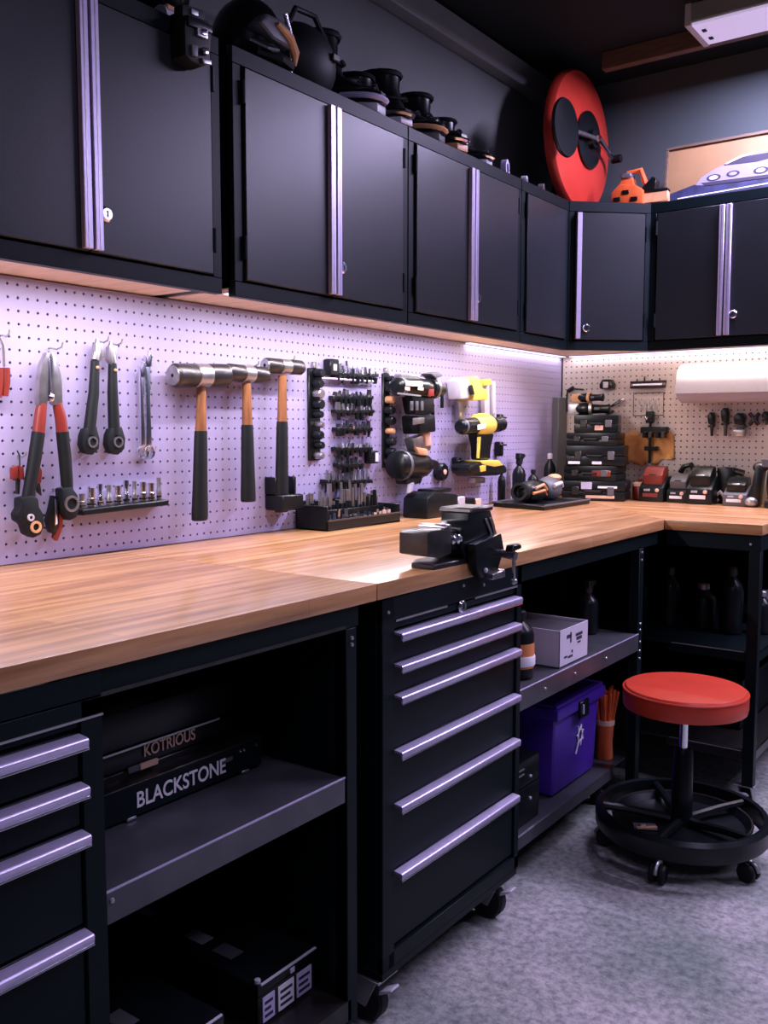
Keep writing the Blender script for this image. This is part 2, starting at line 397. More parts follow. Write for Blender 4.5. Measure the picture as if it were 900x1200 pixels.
tag(link('filler_post', MB().box(-.03, CD - .03, 1.592, 1.630, C0 + .026, C1), 'black_steel', bev=.002), 'black filler post between two wall cabinets', 'post')
# diagonal corner cabinet
A, B = Vector((CD + .004, 3.506)), Vector((.486, YB - CD - .004))
ang = math.atan2(B.y - A.y, B.x - A.x); wd = (B - A).length
t = T('wall_cabinet', 'diagonal corner wall cabinet with a single door under the red reel', 'cabinet', (A.x, A.y, C0), ang, 'wall cabinets')
ci, si = math.cos(-ang), math.sin(-ang)
def loc2(x, y):
    dx, dy = x - A.x, y - A.y; return (dx * ci - dy * si, dx * si + dy * ci)
pl = [loc2(*p) for p in ((A.x, A.y), (B.x, B.y), (.486, YB + .028), (-.028, YB + .028), (-.028, 3.506))]
h = C1 - C0
t.p('body', MB().prism(pl, 0.030, h, 'z'), 'black_steel', .0015)
t.p('underside_panel', MB().prism(pl, .024, .0298, 'z'), 'ply_bounce')
f = MB(); f.box(0, wd, -.014, .004, .008, .045).box(0, wd, -.014, .004, h - .04, h).box(0, .022, -.014, .004, .045, h - .04).box(wd - .022, wd, -.014, .004, .045, h - .04)
t.p('face_frame', f, 'black_steel', .0015)
d = t.p('door', MB().box(.026, wd - .026, -.022, -.003, .049, h - .044), 'door_steel', .002)
t.p('handle', MB().box(.028, .048, -.036, -.022, .052, h - .047), 'alu', .0015, parent=d)
lock(t, .075, .095, d, -.022)
for z in (.10, h - .15): t.p('hinge', MB().cyl((wd - .021, -.021, z), (wd - .021, -.021, z + .055), .0055, n=10), 'black_steel', parent=d)
WB = (0, YB - CD, C0)
cabinet('charcoal double-door wall cabinet below the framed car picture', .490, 1.10, WB, 0, pair(.490, 1.10))
cabinet('charcoal double-door wall cabinet past the end of the short bench', 1.104, 1.80, WB, 0, pair(1.104, 1.80))

# ================================================================== worktops
def worktop(label, mb, m, group='butcher block worktops'):
    return tag(link('worktop', mb, m, bev=.003, seg=2), label, 'worktop', group)
ZT = HB - .034
worktop('butcher block worktop section below the red-handled pliers', MB().box(-.028, DB, -.9, 1.4425, ZT, HB), 'wood_y')
worktop('butcher block worktop section carrying the bench vise', MB().prism([(-.028, 1.4445), (DB, 1.4445), (DB, YW - .001), (-.028, YB + .027)], ZT, HB, 'z'), 'wood_y')
worktop('short butcher block worktop carrying the row of chargers', MB().prism([(-.024, YB + .028), (DB + .001, YW), (1.128, YW), (1.128, YB + .028)], ZT, HB, 'z'), 'wood_x')

# ================================================================== left bench: drawer unit + open bay
XF = .795   # front plane of the steelwork under the tops
def caster(t, x, y, top, r=.045, name='caster', brake=True):
    """swivel caster: plate, fork, wheel, brake"""
    c = t.p(name, MB().box(x - .035, x + .035, y - .035, y + .035, top - .006, top), 'zinc', .001)
    fk = MB()
    for s in (-1, 1):
        fk.prism([(y - .022, top - .006), (y + .028, top - .006), (y + .030 + .012, r - .006), (y + .010, r - .012)], x + s * .020 - .002, x + s * .020 + .002, 'x')
    fk.box(x - .022, x + .022, y - .022, y + .028, top - .012, top - .006)
    t.p('fork', fk, 'zinc', .0008, parent=c)
    t.p('wheel', MB().lathe([(.012, -.016), (r - .006, -.016), (r, -.010), (r, .010), (r - .006, .016), (.012, .016)], (x, y + .022, r), (1, 0, 0), 22), 'black_rubber', parent=c)
    if brake: t.p('brake_pedal', MB().box(x - .016, x + .016, y - .055, y - .018, top - .032, top - .026, Matrix.Rotation(-.5, 3, 'X')), 'pale_plastic', .002, parent=c)
def drawer(t, x0, x1, z0, z1, hx0, hx1, yf=-.006, m='black_steel'):
    d = t.p('drawer', MB().box(x0, x1, yf, .02, z0, z1), m, .0015)
    hb = MB()   # extruded pull: flat lip, sloping face, bottom bead
    hb.prism([(yf, z1 - .002), (yf - .020, z1 - .004), (yf - .023, z1 - .007), (yf - .022, z1 - .018), (yf - .018, z1 - .019), (yf - .018, z1 - .009), (yf, z1 - .008)], hx0, hx1, 'x')
    hd = t.p('handle', hb, 'alu', .0006, parent=d)
    t.p('bead', MB().cyl((hx0, yf - .0205, z1 - .0195), (hx1, yf - .0205, z1 - .0195), .0022, n=8), 'chrome', parent=hd)
    return d
# --- drawer unit (left of frame)
du = T('drawer_unit', 'black steel drawer unit with wide lilac-lit pulls under the left worktop end', 'drawer unit', (XF, .18, 0), LW)
q = lambda u, v: du.q(u, v, 0)
DX0, DX1 = 0, .80 - .18
body = MB().box(DX0, DX1, .002, .70, .10, ZT - .04)
du.p('body', body, 'black_steel', .002)
fr = MB().box(DX0, DX0 + .025, -.010, .002, .10, ZT - .04).box(DX1 - .035, DX1, -.010, .002, .10, ZT - .04).box(DX0, DX1, -.010, .002, ZT - .065, ZT - .04)
du.p('face_frame', fr, 'black_steel', .001)
du.p('apron', MB().box(-.6, DX1, -.012, .03, ZT - .038, ZT - .0005), 'black_steel', .002)
tops = [q(100, v)[1] for v in (864, 920, 976, 1092)]
edges = [z + .013 for z in tops] + [.135]
for k, z1 in enumerate(edges[:-1]):
    drawer(du, .028, DX1 - .038, edges[k + 1] + .004 + (.0 if k < 3 else 0), z1, .028, DX1 - .036)
du.p('top_panel', MB().box(.028, DX1 - .036, -.006, .02, edges[0] + .006, ZT - .066), 'black_steel', .0015)
du.p('trim_line', MB().box(0, DX1, -.0125, -.010, ZT - .067, ZT - .064), 'zinc')
for x in (.08, DX1 - .08):
    for y in (.07, .62): caster(du, x, y, .10)
# --- bench frame with shelves
bf = T('steel_bench', 'black steel bench frame with a grey mid shelf carrying the black griddle', 'bench', (XF, 0, 0), LW)
b = MB().box(.802, 1.40, -.005, .03, .872, ZT - .0005)
bf.p('apron', b, 'black_steel', .002)
bf.p('top_rail', MB().box(.80, 1.357, -.008, -.005, .874, .880), 'dark_steel')
lg = MB().box(1.360, 1.392, -.006, .024, .075, .872).box(1.360, 1.366, -.004, .04, .075, .872)
L = bf.p('leg', lg, 'black_steel', .0015)
for z in (.853, .84): bf.p('bolt', MB().lathe([(.0045, 0), (.0035, .003), (.0005, .0035)], (1.376, -.006, z), (0, -1, 0), 8), 'zinc', parent=L)
bf.p('leg', MB().box(1.360, 1.392, .70, .73, .075, .872), 'black_steel', .0015)
bf.p('end_panel', MB().box(1.374, 1.382, .024, .70, .10, .872), 'black_steel', .001)
bf.p('back_panel', MB().box(.805, 1.374, .74, .746, .09, .872), 'black_steel')
sh = MB().box(.803, 1.357, -.002, .735, .578, .583).box(.803, 1.357, -.004, 0, .533, .583)
sf = bf.p('shelf', sh, 'shelf_steel', .001)
bf.p('shelf_edge', MB().cyl((.803, -.003, .5825), (1.357, -.003, .5825), .0022, n=8), 'alu', parent=sf)
bf.p('bolt', MB().lathe([(.0045, 0), (.0035, .003), (.0005, .0035)], (.812, -.004, .568), (0, -1, 0), 8), 'zinc', parent=sf)
bs = bf.p('bottom_shelf', MB().box(.803, 1.372, -.004, .735, .122, .128).box(.803, 1.372, -.006, -.002, .085, .128), 'dark_steel', .001)
bf.p('bolt', MB().lathe([(.0045, 0), (.0035, .003), (.0005, .0035)], (1.30, -.006, .105), (0, -1, 0), 8), 'zinc', parent=bs)
for x in (1.34,): caster(bf, x, .035, .084, .036)
caster(bf, .86, .035, .084, .036); caster(bf, 1.34, .68, .084, .036)

# ================================================================== rolling tool chest
tc = T('tool_chest', 'black rolling tool chest with six bright aluminium drawer pulls under the vise', 'tool chest', (XF, 1.468, 0), LW)
TWd = .590
tc.p('body', MB().box(0, TWd, .002, .72, .132, ZT - .0005), 'black_steel', .002)
fr = MB().box(0, .042, -.012, .004, .132, ZT - .002).box(TWd - .022, TWd, -.012, .004, .132, ZT - .002).box(0, TWd, -.012, .004, .132, .165).box(0, TWd, -.012, .004, .866, ZT - .002)
tc.p('face_frame', fr, 'black_steel', .0015)
zs = []
for v0, v1 in ((745, 707), (783, 738), (820, 768), (885, 822), (950, 873), (1030, 938)):
    zs.append((tc.q(461, v0, .02)[1] + tc.q(602, v1, .02)[1]) / 2)
zz = [z + .006 for z in zs] + [.168]
for k in range(6):
    drawer(tc, .045, TWd - .025, zz[k + 1] + .005, zz[k] + .004, .047, TWd - .024)
lp = tc.p('lock_panel', MB().box(.045, TWd - .025, -.006, .02, zz[0] + .008, .862), 'black_steel', .0015)
lock(tc, TWd * .52, (zz[0] + .868) / 2, lp, -.006)
tc.p('trim_line', MB().box(.045, .24, -.0135, -.012, .862, .866), 'zinc', parent=lp); tc.p('trim_line', MB().box(.36, .565, -.0135, -.012, .862, .866), 'zinc', parent=lp)
for (x, z) in ((.02, .885), (.31, .90), (.40, .89)): tc.p('rivet', MB().lathe([(.004, 0), (.003, .0025), (.0005, .003)], (x, -.012, z), (0, -1, 0), 8), 'zinc')
tc.p('bottom_skirt', MB().box(.002, TWd - .002, -.009, .70, .112, .131), 'black_steel', .0015)
for x in (.03, TWd - .045):
    for y in (.03, .66): caster(tc, x, y, .112, .05)

# ================================================================== right bay (between chest and wing)
rb = T('steel_bench', 'black steel bench frame with a grey shelf carrying the white carton', 'bench', (XF, 0, 0), LW)
rb.p('apron', MB().box(2.062, 3.05, -.003, .03, .868, ZT - .0005), 'black_steel', .002)
ps = rb.p('post', MB().box(2.888, 2.925, -.003, .030, .09, .868), 'black_steel', .0015)
for z in (.855, .83, .62, .60, .56, .53, .505): rb.p('bolt', MB().lathe([(.0045, 0), (.0035, .003), (.0005, .0035)], (2.905, -.003, z), (0, -1, 0), 8), 'zinc', parent=ps)
s1 = rb.p('shelf', MB().box(2.064, 2.885, -.004, .72, .585, .590).box(2.064, 2.885, -.006, -.001, .535, .590), 'shelf_steel', .001)
rb.p('shelf_edge', MB().cyl((2.064, -.005, .5895), (2.885, -.005, .5895), .0022, n=8), 'alu', parent=s1)
for x in (2.21, 2.40, 2.62): rb.p('bolt', MB().lathe([(.0045, 0), (.0035, .003), (.0005, .0035)], (x, -.006, .563), (0, -1, 0), 8), 'zinc', parent=s1)
s2 = rb.p('bottom_shelf', MB().box(2.064, 3.04, .075, .72, .122, .128).box(2.064, 2.885, .071, .075, .09, .128), 'shelf_steel', .001)
rb.p('back_panel', MB().box(2.064, 3.90, .76, .766, .09, .868), 'black_steel')
for x in (2.10, 2.86): rb.p('foot', MB().cyl((x, .12, 0), (x, .12, .122), .018, n=12), 'black_steel')
for x in (2.10, 2.86): rb.p('foot', MB().cyl((x, .66, 0), (x, .66, .122), .018, n=12), 'black_steel')

# ================================================================== wing frame
wf = T('steel_bench', 'black steel frame of the short bench with dark shelves of bottles behind the stool', 'bench', (0, YW + .017, 0), 0)
wf.p('apron', MB().box(DB + .003, 1.122, -.004, .03, .862, ZT - .0005), 'black_steel', .002)
wf.p('side_apron', MB().box(1.094, 1.122, .03, .88, .862, ZT - .0005), 'black_steel', .002)
wp = wf.p('post', MB().box(1.086, 1.122, -.004, .030, .085, .862), 'black_steel', .0015)
for z in (.885,): wf.p('bolt', MB().lathe([(.005, 0), (.004, .003), (.0005, .0035)], (1.09, -.004, z), (0, -1, 0), 8), 'zinc', parent=wp)
wf.p('post', MB().box(1.086, 1.122, .86, .89, .085, .862), 'black_steel', .0015)
for z in (.53, .20):
    s_ = wf.p('shelf', MB().box(.30, 1.118, .004, .87, z - .006, z).box(.83, 1.084, .002, .006, z - .03, z).box(1.114, 1.118, .03, .86, z - .035, z), 'black_steel' if z > .3 else 'dark_steel', .001)
    wf.p('shelf_edge', MB().cyl((.84, .003, z), (1.08, .003, z), .0018, n=6), 'zinc', parent=s_)
wf.p('back_panel', MB().box(.05, 1.12, .893, .899, .085, .862), 'black_steel')
caster(wf, 1.09, .04, .085, .034)

# ================================================================== hanging tools on the long pegboard
def hook(u, v, lbl, reach=.045, wall='L'):
    t = T('peg_hook', lbl, 'hook', (0, 0, 0) if wall == 'L' else (0, YB, 0), LW if wall == 'L' else 0, 'steel peg hooks')
    x, z = t.q(u, v, .0)
    m = link('peg_hook', MB().tube([(x, .004, z), (x, -.008, z), (x, -reach * .6, z - .004), (x, -reach, z), (x, -reach - .004, z + .010)], .0022, 6), 'zinc')
    bpy.data.objects.remove(t.e)
    m.location = (0, 0, 0) if wall == 'L' else (0, YB, 0); m.rotation_euler = (0, 0, LW if wall == 'L' else 0)
    tag(m, lbl, 'hook', 'steel peg hooks'); return m
def wt(name, label, cat, u, v, group=None, off=.0):
    """thing hung on the long wall with its origin under pixel (u, v)"""
    w_ = PX(u, v, 0, 0.); return T(name, label, cat, (0, w_.y, w_.z), LW, group)
def bt(name, label, cat, u, v, group=None):
    w_ = PX(u, v, 1, YB); return T(name, label, cat, (w_.x, YB, w_.z), 0, group)

def hammer(label, head, neck, end, r, grip_v, back=.045):
    """head = (u0, u1, v) ends of the head axis, neck = (u, v) top of handle, end = (u, v) bottom, grip_v = pixel row where the black grip begins"""
    t = wt('hammer', label, 'hammer', end[0], end[1], 'hammers on the pegboard'); off = back
    a = t.q(head[0], head[2], off); b_ = t.q(head[1], head[3], off); n = t.q(neck[0], neck[1], off); e = t.q(end[0], end[1], off); g = t.q(neck[0] + (end[0] - neck[0]) * .35, grip_v, off)
    A_, B_ = Vector((a[0], -off, a[1])), Vector((b_[0], -off, b_[1])); L_ = (B_ - A_).length
    hd = t.p('head', MB().lathe([(r * .84, 0), (r, .006), (r, L_ * .36), (r * .86, L_ * .40), (r * .86, L_ * .62), (r, L_ * .66), (r, L_ - .006), (r * .84, L_)], A_, B_ - A_, 24), 'dark_steel')
    t.p('collar', MB().lathe([(r * .9, L_ * .385), (r * 1.0, L_ * .40), (r * 1.0, L_ * .62), (r * .9, L_ * .635)], A_, B_ - A_, 24), 'steel', parent=hd)
    t.p('face', MB().lathe([(r * .8, -.003), (r * .82, .001), (r * .3, .001)], A_, B_ - A_, 24), 'steel', parent=hd)
    t.p('face_dimple', MB().lathe([(.005, -.0035), (.005, -.002)], A_, B_ - A_, 10), 'black_steel', parent=hd)
    def oval(path, rx, ry, n=14):
        mb = MB(); P = []; Fc = []
        for (x, z, k) in path:
            for i in range(n):
                an = 2 * PI * i / n; P.append((x + math.cos(an) * rx * k, -off + math.sin(an) * ry * k, z))
        for j in range(len(path) - 1):
            for i in range(n):
                i2 = (i + 1) % n; Fc.append((j * n + i, j * n + i2, (j + 1) * n + i2, (j + 1) * n + i))
        Fc.append(tuple(range(n))); Fc.append(tuple((len(path) - 1) * n + i for i in range(n)))
        return mb.add(P, Fc)
    lerp = lambda p, q_, s: (p[0] + (q_[0] - p[0]) * s, p[1] + (q_[1] - p[1]) * s)
    t.p('handle', oval([(*n, .82), (*lerp(n, g, .5), .9), (*g, 1.)], .017, .013), 'hickory')
    t.p('grip', oval([(*g, 1.10), (*lerp(g, e, .12), 1.16), (*lerp(g, e, .55), 1.28), (*lerp(g, e, .93), 1.45), (*lerp(g, e, .985), 1.42), (*e, 1.2)], .017, .013), 'black_rubber')
    return t
hammer('largest sledge hammer with brown handle neck, long bare face and black grip', (203, 265, 440, 440), (236, 452), (234, 610), .031, 505)
hammer('middle hammer with orange-brown handle neck between two other hammers', (266, 311, 436, 440), (289, 449), (291, 588), .024, 498)
h3 = hammer('dark-headed hammer with its black grip in a black wall clip', (311, 353, 428, 431), (331, 440), (330, 600), .022, 494)
wc = wt('wall_clip', 'black two-post wall clip gripping the end of a hammer handle', 'clip', 330, 600)
a = wc.q(319, 600, .03); b_ = wc.q(343, 578, .03); c_ = wc.q(343, 558, .03)
wc.p('base', MB().box(a[0], b_[0], -.075, 0, a[1] + .004, b_[1]), 'black_plastic', .004)
for x in (a[0], b_[0] - .012): wc.p('post', MB().box(x, x + .012, -.045, 0, b_[1], c_[1]), 'black_plastic', .002)
hook(236, 430, 'steel peg hook behind the largest hammer'); hook(289, 428, 'steel peg hook behind the middle hammer'); hook(331, 422, 'steel peg hook behind the dark-headed hammer')

# --- large pliers with long handles
t = wt('long_handled_pliers', 'large grey-jawed pliers with red collars and long black handles', 'pliers', 54, 632)
o_ = .035
Q = lambda u, v: t.q(u, v, o_)
def strip(t, path, wpx, off, thick, name, m, bev=.003, parent=None):
    """flat strip: path of pixels with half-widths in pixels, given thickness"""
    L_, R_ = [], []
    for i, (u, v, hw) in enumerate(path):
        L_.append(t.q(u - hw, v, off)); R_.append(t.q(u + hw, v, off))
    return t.p(name, MB().prism(L_ + R_[::-1], -off - thick / 2, -off + thick / 2), m, bev, 2, parent=parent)
strip(t, [(55, 413, 2), (51, 425, 4), (49, 445, 5.5), (48, 475, 5)], 0, o_, .018, 'jaw', 'steel')
strip(t, [(58, 413, 2), (62, 425, 4), (65, 445, 5.5), (66, 475, 5)], 0, o_, .018, 'jaw', 'steel')
t.p('pivot_bolt', MB().lathe([(.009, 0), (.009, .012), (.004, .015)], (Q(57, 466)[0], -o_ + .002, Q(57, 466)[1]), (0, -1, 0), 12), 'chrome')
strip(t, [(57, 420, 1.2), (57, 470, 1.5)], 0, o_ + .008, .006, 'blade_edge', 'chrome', .001)
def rod(t, path, off, name, m, parent=None, n=12, flat=1.):
    pts = []; rr = []
    for u, v, r in path:
        x, z = t.q(u, v, off); pts.append((x, -off, z)); rr.append(r)
    return t.p(name, MB().tube(pts, rr, n), m, parent=parent)
rod(t, [(49, 473, .011), (47, 488, .013), (45, 510, .0135)], o_, 'red_collar', 'red_plastic')
rod(t, [(67, 473, .011), (71, 490, .013), (73, 509, .0135)], o_, 'red_collar', 'red_plastic')
rod(t, [(45, 507, .0145), (41, 535, .0145), (36, 565, .014), (31, 592, .013)], o_, 'grip', 'black_rubber')
rod(t, [(73, 506, .0145), (76, 535, .0145), (78, 560, .014), (79, 577, .013)], o_, 'grip', 'black_rubber')
def barrel(t, u0, v0, u1, v1, prof, off, name, m, parent=None, sq=1.):
    a, b_ = t.q(u0, v0, off), t.q(u1, v1, off); A_, B_ = Vector((a[0], -off, a[1])), Vector((b_[0], -off, b_[1])); L_ = (B_ - A_).length
    return t.p(name, MB().lathe([(r, f * L_) for f, r in prof], A_, B_ - A_, 20), m, parent=parent)
def blob(t, pts, off, thick, name, m, bev=.004, parent=None):
    return t.p(name, MB().prism([t.q(u, v, off) for u, v in pts], -off - thick / 2, -off + thick / 2), m, bev, 2, parent=parent)
e1 = blob(t, [(20, 583), (34, 580), (41, 584), (42, 594), (47, 602), (48, 615), (44, 626), (36, 630), (28, 626), (24, 614), (17, 610), (16, 602), (20, 595)], o_, .03, 'handle_end', 'black_rubber', .005)
c = t.q(37, 617, o_); t.p('eyelet', MB().ring(.008, .0135, -.019, -.0145, (c[0], -o_, c[1]), (0, 1, 0)), 'tan_plastic', parent=e1)
c = t.q(31, 606, o_); t.p('eyelet', MB().ring(.004, .008, -.019, -.0145, (c[0], -o_, c[1]), (0, 1, 0)), 'pale_plastic', parent=e1)
e2 = blob(t, [(68, 572), (80, 570), (87, 580), (89, 596), (86, 606), (78, 610), (72, 604), (70, 596)], o_, .03, 'handle_end', 'black_rubber', .005)
c = t.q(79, 590, o_); t.p('socket_ring', MB().ring(.0135, .019, -.019, -.0145, (c[0], -o_, c[1]), (0, 1, 0)), 'steel', parent=e2)
hook(57, 408, 'steel peg hook holding the large grey-jawed pliers', .05)
t = wt('utility_knife', 'silver and dark red folding knife hung beside the long pliers handle', 'knife', 64, 634)
blob(t, [(60, 580), (66, 582), (68, 606), (64, 626), (57, 624), (53, 610), (57, 596)], .022, .016, 'handle', 'black_plastic')
blob(t, [(64, 584), (67, 586), (67, 614), (64, 616)], .032, .004, 'blade', 'chrome', .001)
blob(t, [(68, 600), (72, 606), (72, 618), (66, 634), (61, 630), (67, 616)], .024, .014, 'red_scale', 'red_plastic', .003)
hook(62, 575, 'steel peg hook holding the folding knife', .03)
t = wt('snips', 'small red-handled snips hung left of the long pliers', 'snips', 20, 580)
blob(t, [(13, 548), (19, 545), (20, 560), (13, 562)], .018, .014, 'handle', 'red_plastic', .003)
blob(t, [(21, 545), (26, 548), (27, 562), (21, 562)], .018, .014, 'handle', 'red_plastic', .003)
blob(t, [(19, 560), (23, 560), (22, 579), (19, 579)], .016, .008, 'blade', 'dark_steel', .001)
rod(t, [(20, 528, .0016), (23, 534, .0016), (23, 548, .0016)], .018, 'wire_spring', 'dark_steel')
hook(21, 533, 'steel peg hook holding the small red snips', .03)
t = wt('snips', 'dark red snips tucked behind the long black pliers handle', 'snips', 43, 582)
blob(t, [(39, 551), (46, 547), (48, 552), (47, 566), (40, 567)], .010, .012, 'handle', 'red_plastic', .003)
blob(t, [(41, 566), (46, 566), (48, 581), (44, 577)], .010, .008, 'blade', 'dark_steel', .001)
t = wt('slip_pliers', 'red-handled pliers with wire spring beside the edge of the cabinet light', 'pliers', 4, 468)
rod(t, [(0, 395, .003), (4, 405, .0035), (5, 430, .003)], .02, 'jaw', 'steel')
rod(t, [(-1, 431, .009), (-1, 448, .009), (-2, 466, .007)], .02, 'handle', 'red_plastic'); rod(t, [(7, 431, .009), (7, 448, .009), (6, 464, .007)], .02, 'handle', 'red_plastic')
rod(t, [(2, 440, .005), (3, 462, .004)], .018, 'lever', 'dark_steel'); hook(1, 393, 'steel peg hook holding the red-handled pliers', .03)

# --- two black adjustable pliers
def tongue(label, top, mid, end, lean, u0):
    t = wt('adjustable_wrench', label, 'wrench', end[0], end[1] + 4, 'black wrenches on the pegboard')
    rod(t, [(top[0], top[1], .004), (top[0], top[1] + 8, .009), (top[0] - lean, top[1] + 25, .010)], .025, 'chrome_head', 'steel')
    blob(t, [(top[0] - 4, top[1] + 6), (top[0] + 5, top[1] + 5), (top[0] + 5, top[1] + 24), (top[0] - 1, top[1] + 28), (top[0] - 5, top[1] + 22)], .025, .014, 'jaw', 'steel', .002)
    rod(t, [(top[0] - lean * .9, top[1] + 26, .010), (mid[0], mid[1], .0125), (end[0], end[1] - 20, .0145)], .025, 'grip', 'black_rubber')
    r_ = blob(t, [(end[0] - 7, end[1] - 28), (end[0] + 6, end[1] - 30), (end[0] + 10, end[1] - 16), (end[0] + 9, end[1] - 4), (end[0] + 2, end[1] + 3), (end[0] - 7, end[1] + 1), (end[0] - 11, end[1] - 9), (end[0] - 10, end[1] - 20)], .025, .022, 'ratchet_head', 'black_rubber', .004)
    c = t.q(end[0] + 1, end[1] - 12, .025)
    t.p('drive_ring', MB().ring(.0095, .0135, -.0145, -.010, (c[0], -.025, c[1]), (0, 1, 0)), 'steel', parent=r_)
    c = t.q(top[0] - lean, top[1] + 34, .025); t.p('rivet', MB().lathe([(.004, 0), (.004, .013), (.002, .015)], (c[0], -.025, c[1]), (0, -1, 0), 10), 'tan_plastic')
    hook(top[0], top[1] + 3, 'steel peg hook holding ' + label.split(' with')[0], .04)
tongue('left-leaning black ratchet wrench with chrome head', (114, 397), (110, 460), (104, 530), 3, 0)
tongue('upright black ratchet wrench with chrome head and ring end', (130, 400), (132, 460), (134, 530), -2, 0)
# --- chrome combination wrenches
def combo(label, x, v0, v1, w_):
    t = wt('combination_wrench', label, 'wrench', x, v1, 'chrome wrenches on the pegboard')
    strip(t, [(x - .5, v0 + 14, w_), (x, (v0 + v1) / 2, w_ * .8), (x + 1, v1 - 18, w_)], 0, .018, .008, 'shaft', 'chrome', .002)
    blob(t, [(x - w_ - 1, v0 + 4), (x - 1, v0 + 11), (x + 1, v0 - 1), (x + w_ + 1.5, v0 + 6), (x + w_, v0 + 18), (x - w_, v0 + 18)], .018, .011, 'open_end', 'chrome', .002)
    c = t.q(x + 1, v1 - 10, .018)
    ri = [(.011, -.005), (.0165, -.006), (.018, -.003), (.018, .003), (.0165, .006), (.011, .005), (.011, -.005)]
    t.p('ring_end', MB().lathe(ri, (c[0], -.018, c[1]), (0, 1, 0), 18), 'chrome')
    hook(x + 1, v1 - 12, 'steel peg hook holding the ' + label.split(' lying')[0].split(' in front')[0], .025)
combo('shorter chrome combination wrench lying behind another wrench', 166, 424, 540, 2.6)
combo('longer chrome combination wrench in front of another wrench', 173, 412, 540, 3.2)

# --- socket rail with ten sockets
t = wt('socket_rail', 'black socket rail holding a row of chrome sockets below the wrenches', 'rail', 143, 605)
a, b_ = t.q(93, 601, .03), t.q(193, 590, .03)
t.p('rail', MB().prism([(a[0], a[1] - .006), (b_[0], b_[1] - .004), (b_[0] + .004, b_[1] + .010), (a[0], a[1] + .008)], -.045, -.002), 'black_plastic', .002)
RL = t; NS = 10
for k in range(NS):
    s = (k + .5) / NS; u = 93 + 100 * s; x = a[0] + (b_[0] - a[0]) * s; z = a[1] + (b_[1] - a[1]) * s + .010
    r = .0085 + .002 * math.sin(k * 1.9); hgt = .045 + .012 * ((k * 7) % 4) / 3 - (.012 if k < 2 else 0)
    so = T('socket', 'chrome socket standing on the black rail below the wrenches', 'socket', (.024, t.loc.y + x, t.loc.z + z), LW, 'sockets on the wall rail')
    so.p('body', MB().lathe([(r * .8, 0), (r, .002), (r, hgt * .45), (r * .8, hgt * .5), (r * .86, hgt), (r * .55, hgt), (r * .5, hgt * .7)], (0, 0, 0), (0, 0, 1), 12), 'chrome' if k % 3 else 'steel')
    so.p('band', MB().lathe([(r * 1.02, hgt * .12), (r * 1.04, hgt * .16), (r * 1.02, hgt * .2)], (0, 0, 0), (0, 0, 1), 12), 'black_plastic')

# ================================================================== bit racks on the pegboard
def bits(x0, x1, n, y, z, hmin, hmax, r=.004, down=False, seed=0):
    rnd = random.Random(seed); mb = MB()
    for k in range(n):
        x = x0 + (x1 - x0) * (k + .5) / n; hh = rnd.uniform(hmin, hmax) * (-1 if down else 1); rr = r * rnd.uniform(.7, 1.3)
        mb.cyl((x, y, z), (x + rnd.uniform(-.002, .002), y + rnd.uniform(-.003, .003), z + hh), rr, rr * rnd.uniform(.5, 1), 6)
    return mb
def stuff(o): o['kind'] = 'stuff'; return o
def bit_rail(label, u0, u1, v, n, mbits, seed, hh=.022, vd=0):
    t = wt('bit_rail', label, 'bit rail', (u0 + u1) / 2, v + 6, 'bit rails above the black tray')
    a, b_ = t.q(u0, v - vd, .02), t.q(u1, v + vd, .02)
    t.p('rail', MB().prism([(a[0], a[1] - .006), (b_[0], b_[1] - .006), (b_[0], b_[1] + .006), (a[0], a[1] + .006)], -.024, -.001), 'black_plastic', .0015)
    stuff(t.p('bits', bits(a[0] + .004, b_[0] - .004, n, -.016, (a[1] + b_[1]) / 2 + .004, .010, hh * 1.25, .008, seed=seed), mbits))
    stuff(t.p('chrome_bits', bits(a[0] + .012, b_[0] - .008, n - 2, -.024, (a[1] + b_[1]) / 2 + .002, .008, hh, .0065, seed=seed + 20), 'chrome'))
    stuff(t.p('clips', bits(a[0] + .004, b_[0] - .004, n, -.020, (a[1] + b_[1]) / 2 - .003, .008, .026, .009, True, seed + 50), 'black_plastic'))
rails = [('topmost bit rail of the wall rack, full of chrome bits', 392, 443, 440, 9, 'chrome'),
         ('second bit rail from the top of the wall rack', 390, 437, 466, 9, 'dark_steel'),
         ('third bit rail from the top of the wall rack', 393, 438, 482, 8, 'steel'),
         ('fourth bit rail from the top of the wall rack', 394, 436, 503, 8, 'dark_steel'),
         ('fifth bit rail from the top of the wall rack', 393, 436, 526, 8, 'steel'),
         ('sixth bit rail from the top of the wall rack', 395, 426, 545, 6, 'dark_steel'),
         ('lowest bit rail of the wall rack above the black tray', 380, 436, 564, 9, 'steel')]
for k, (lb, u0, u1, v, n, m) in enumerate(rails): bit_rail(lb, u0, u1, v, n, m, k, .034 if k in (0, 6) else .02)
t = wt('rack_bar', 'long pale steel bar of the wall rack under the topmost bits', 'bar', 410, 450)
a, b_ = t.q(376, 443, .02), t.q(437, 447, .02)
t.p('bar', MB().cyl((a[0], -.02, a[1]), (b_[0], -.02, b_[1]), .004, n=10), 'alu')
for x in (a[0] + .01, b_[0] - .01): t.p('bracket', MB().cyl((x, .002, (a[1] + b_[1]) / 2), (x, -.02, (a[1] + b_[1]) / 2), .003, n=8), 'zinc')
t = wt('bit_box', 'small black box with pale mark left of the topmost bit rail', 'box', 384, 440)
t.p('case', MB().box(-.022, .022, -.03, 0, 0, .05), 'black_plastic', .003); t.p('mark', MB().box(-.008, .008, -.0315, -.03, .014, .034), 'pale_plastic', .0005)
t = wt('bit_box', 'white and black bit box hung between the two lowest bit rails', 'box', 431, 543)
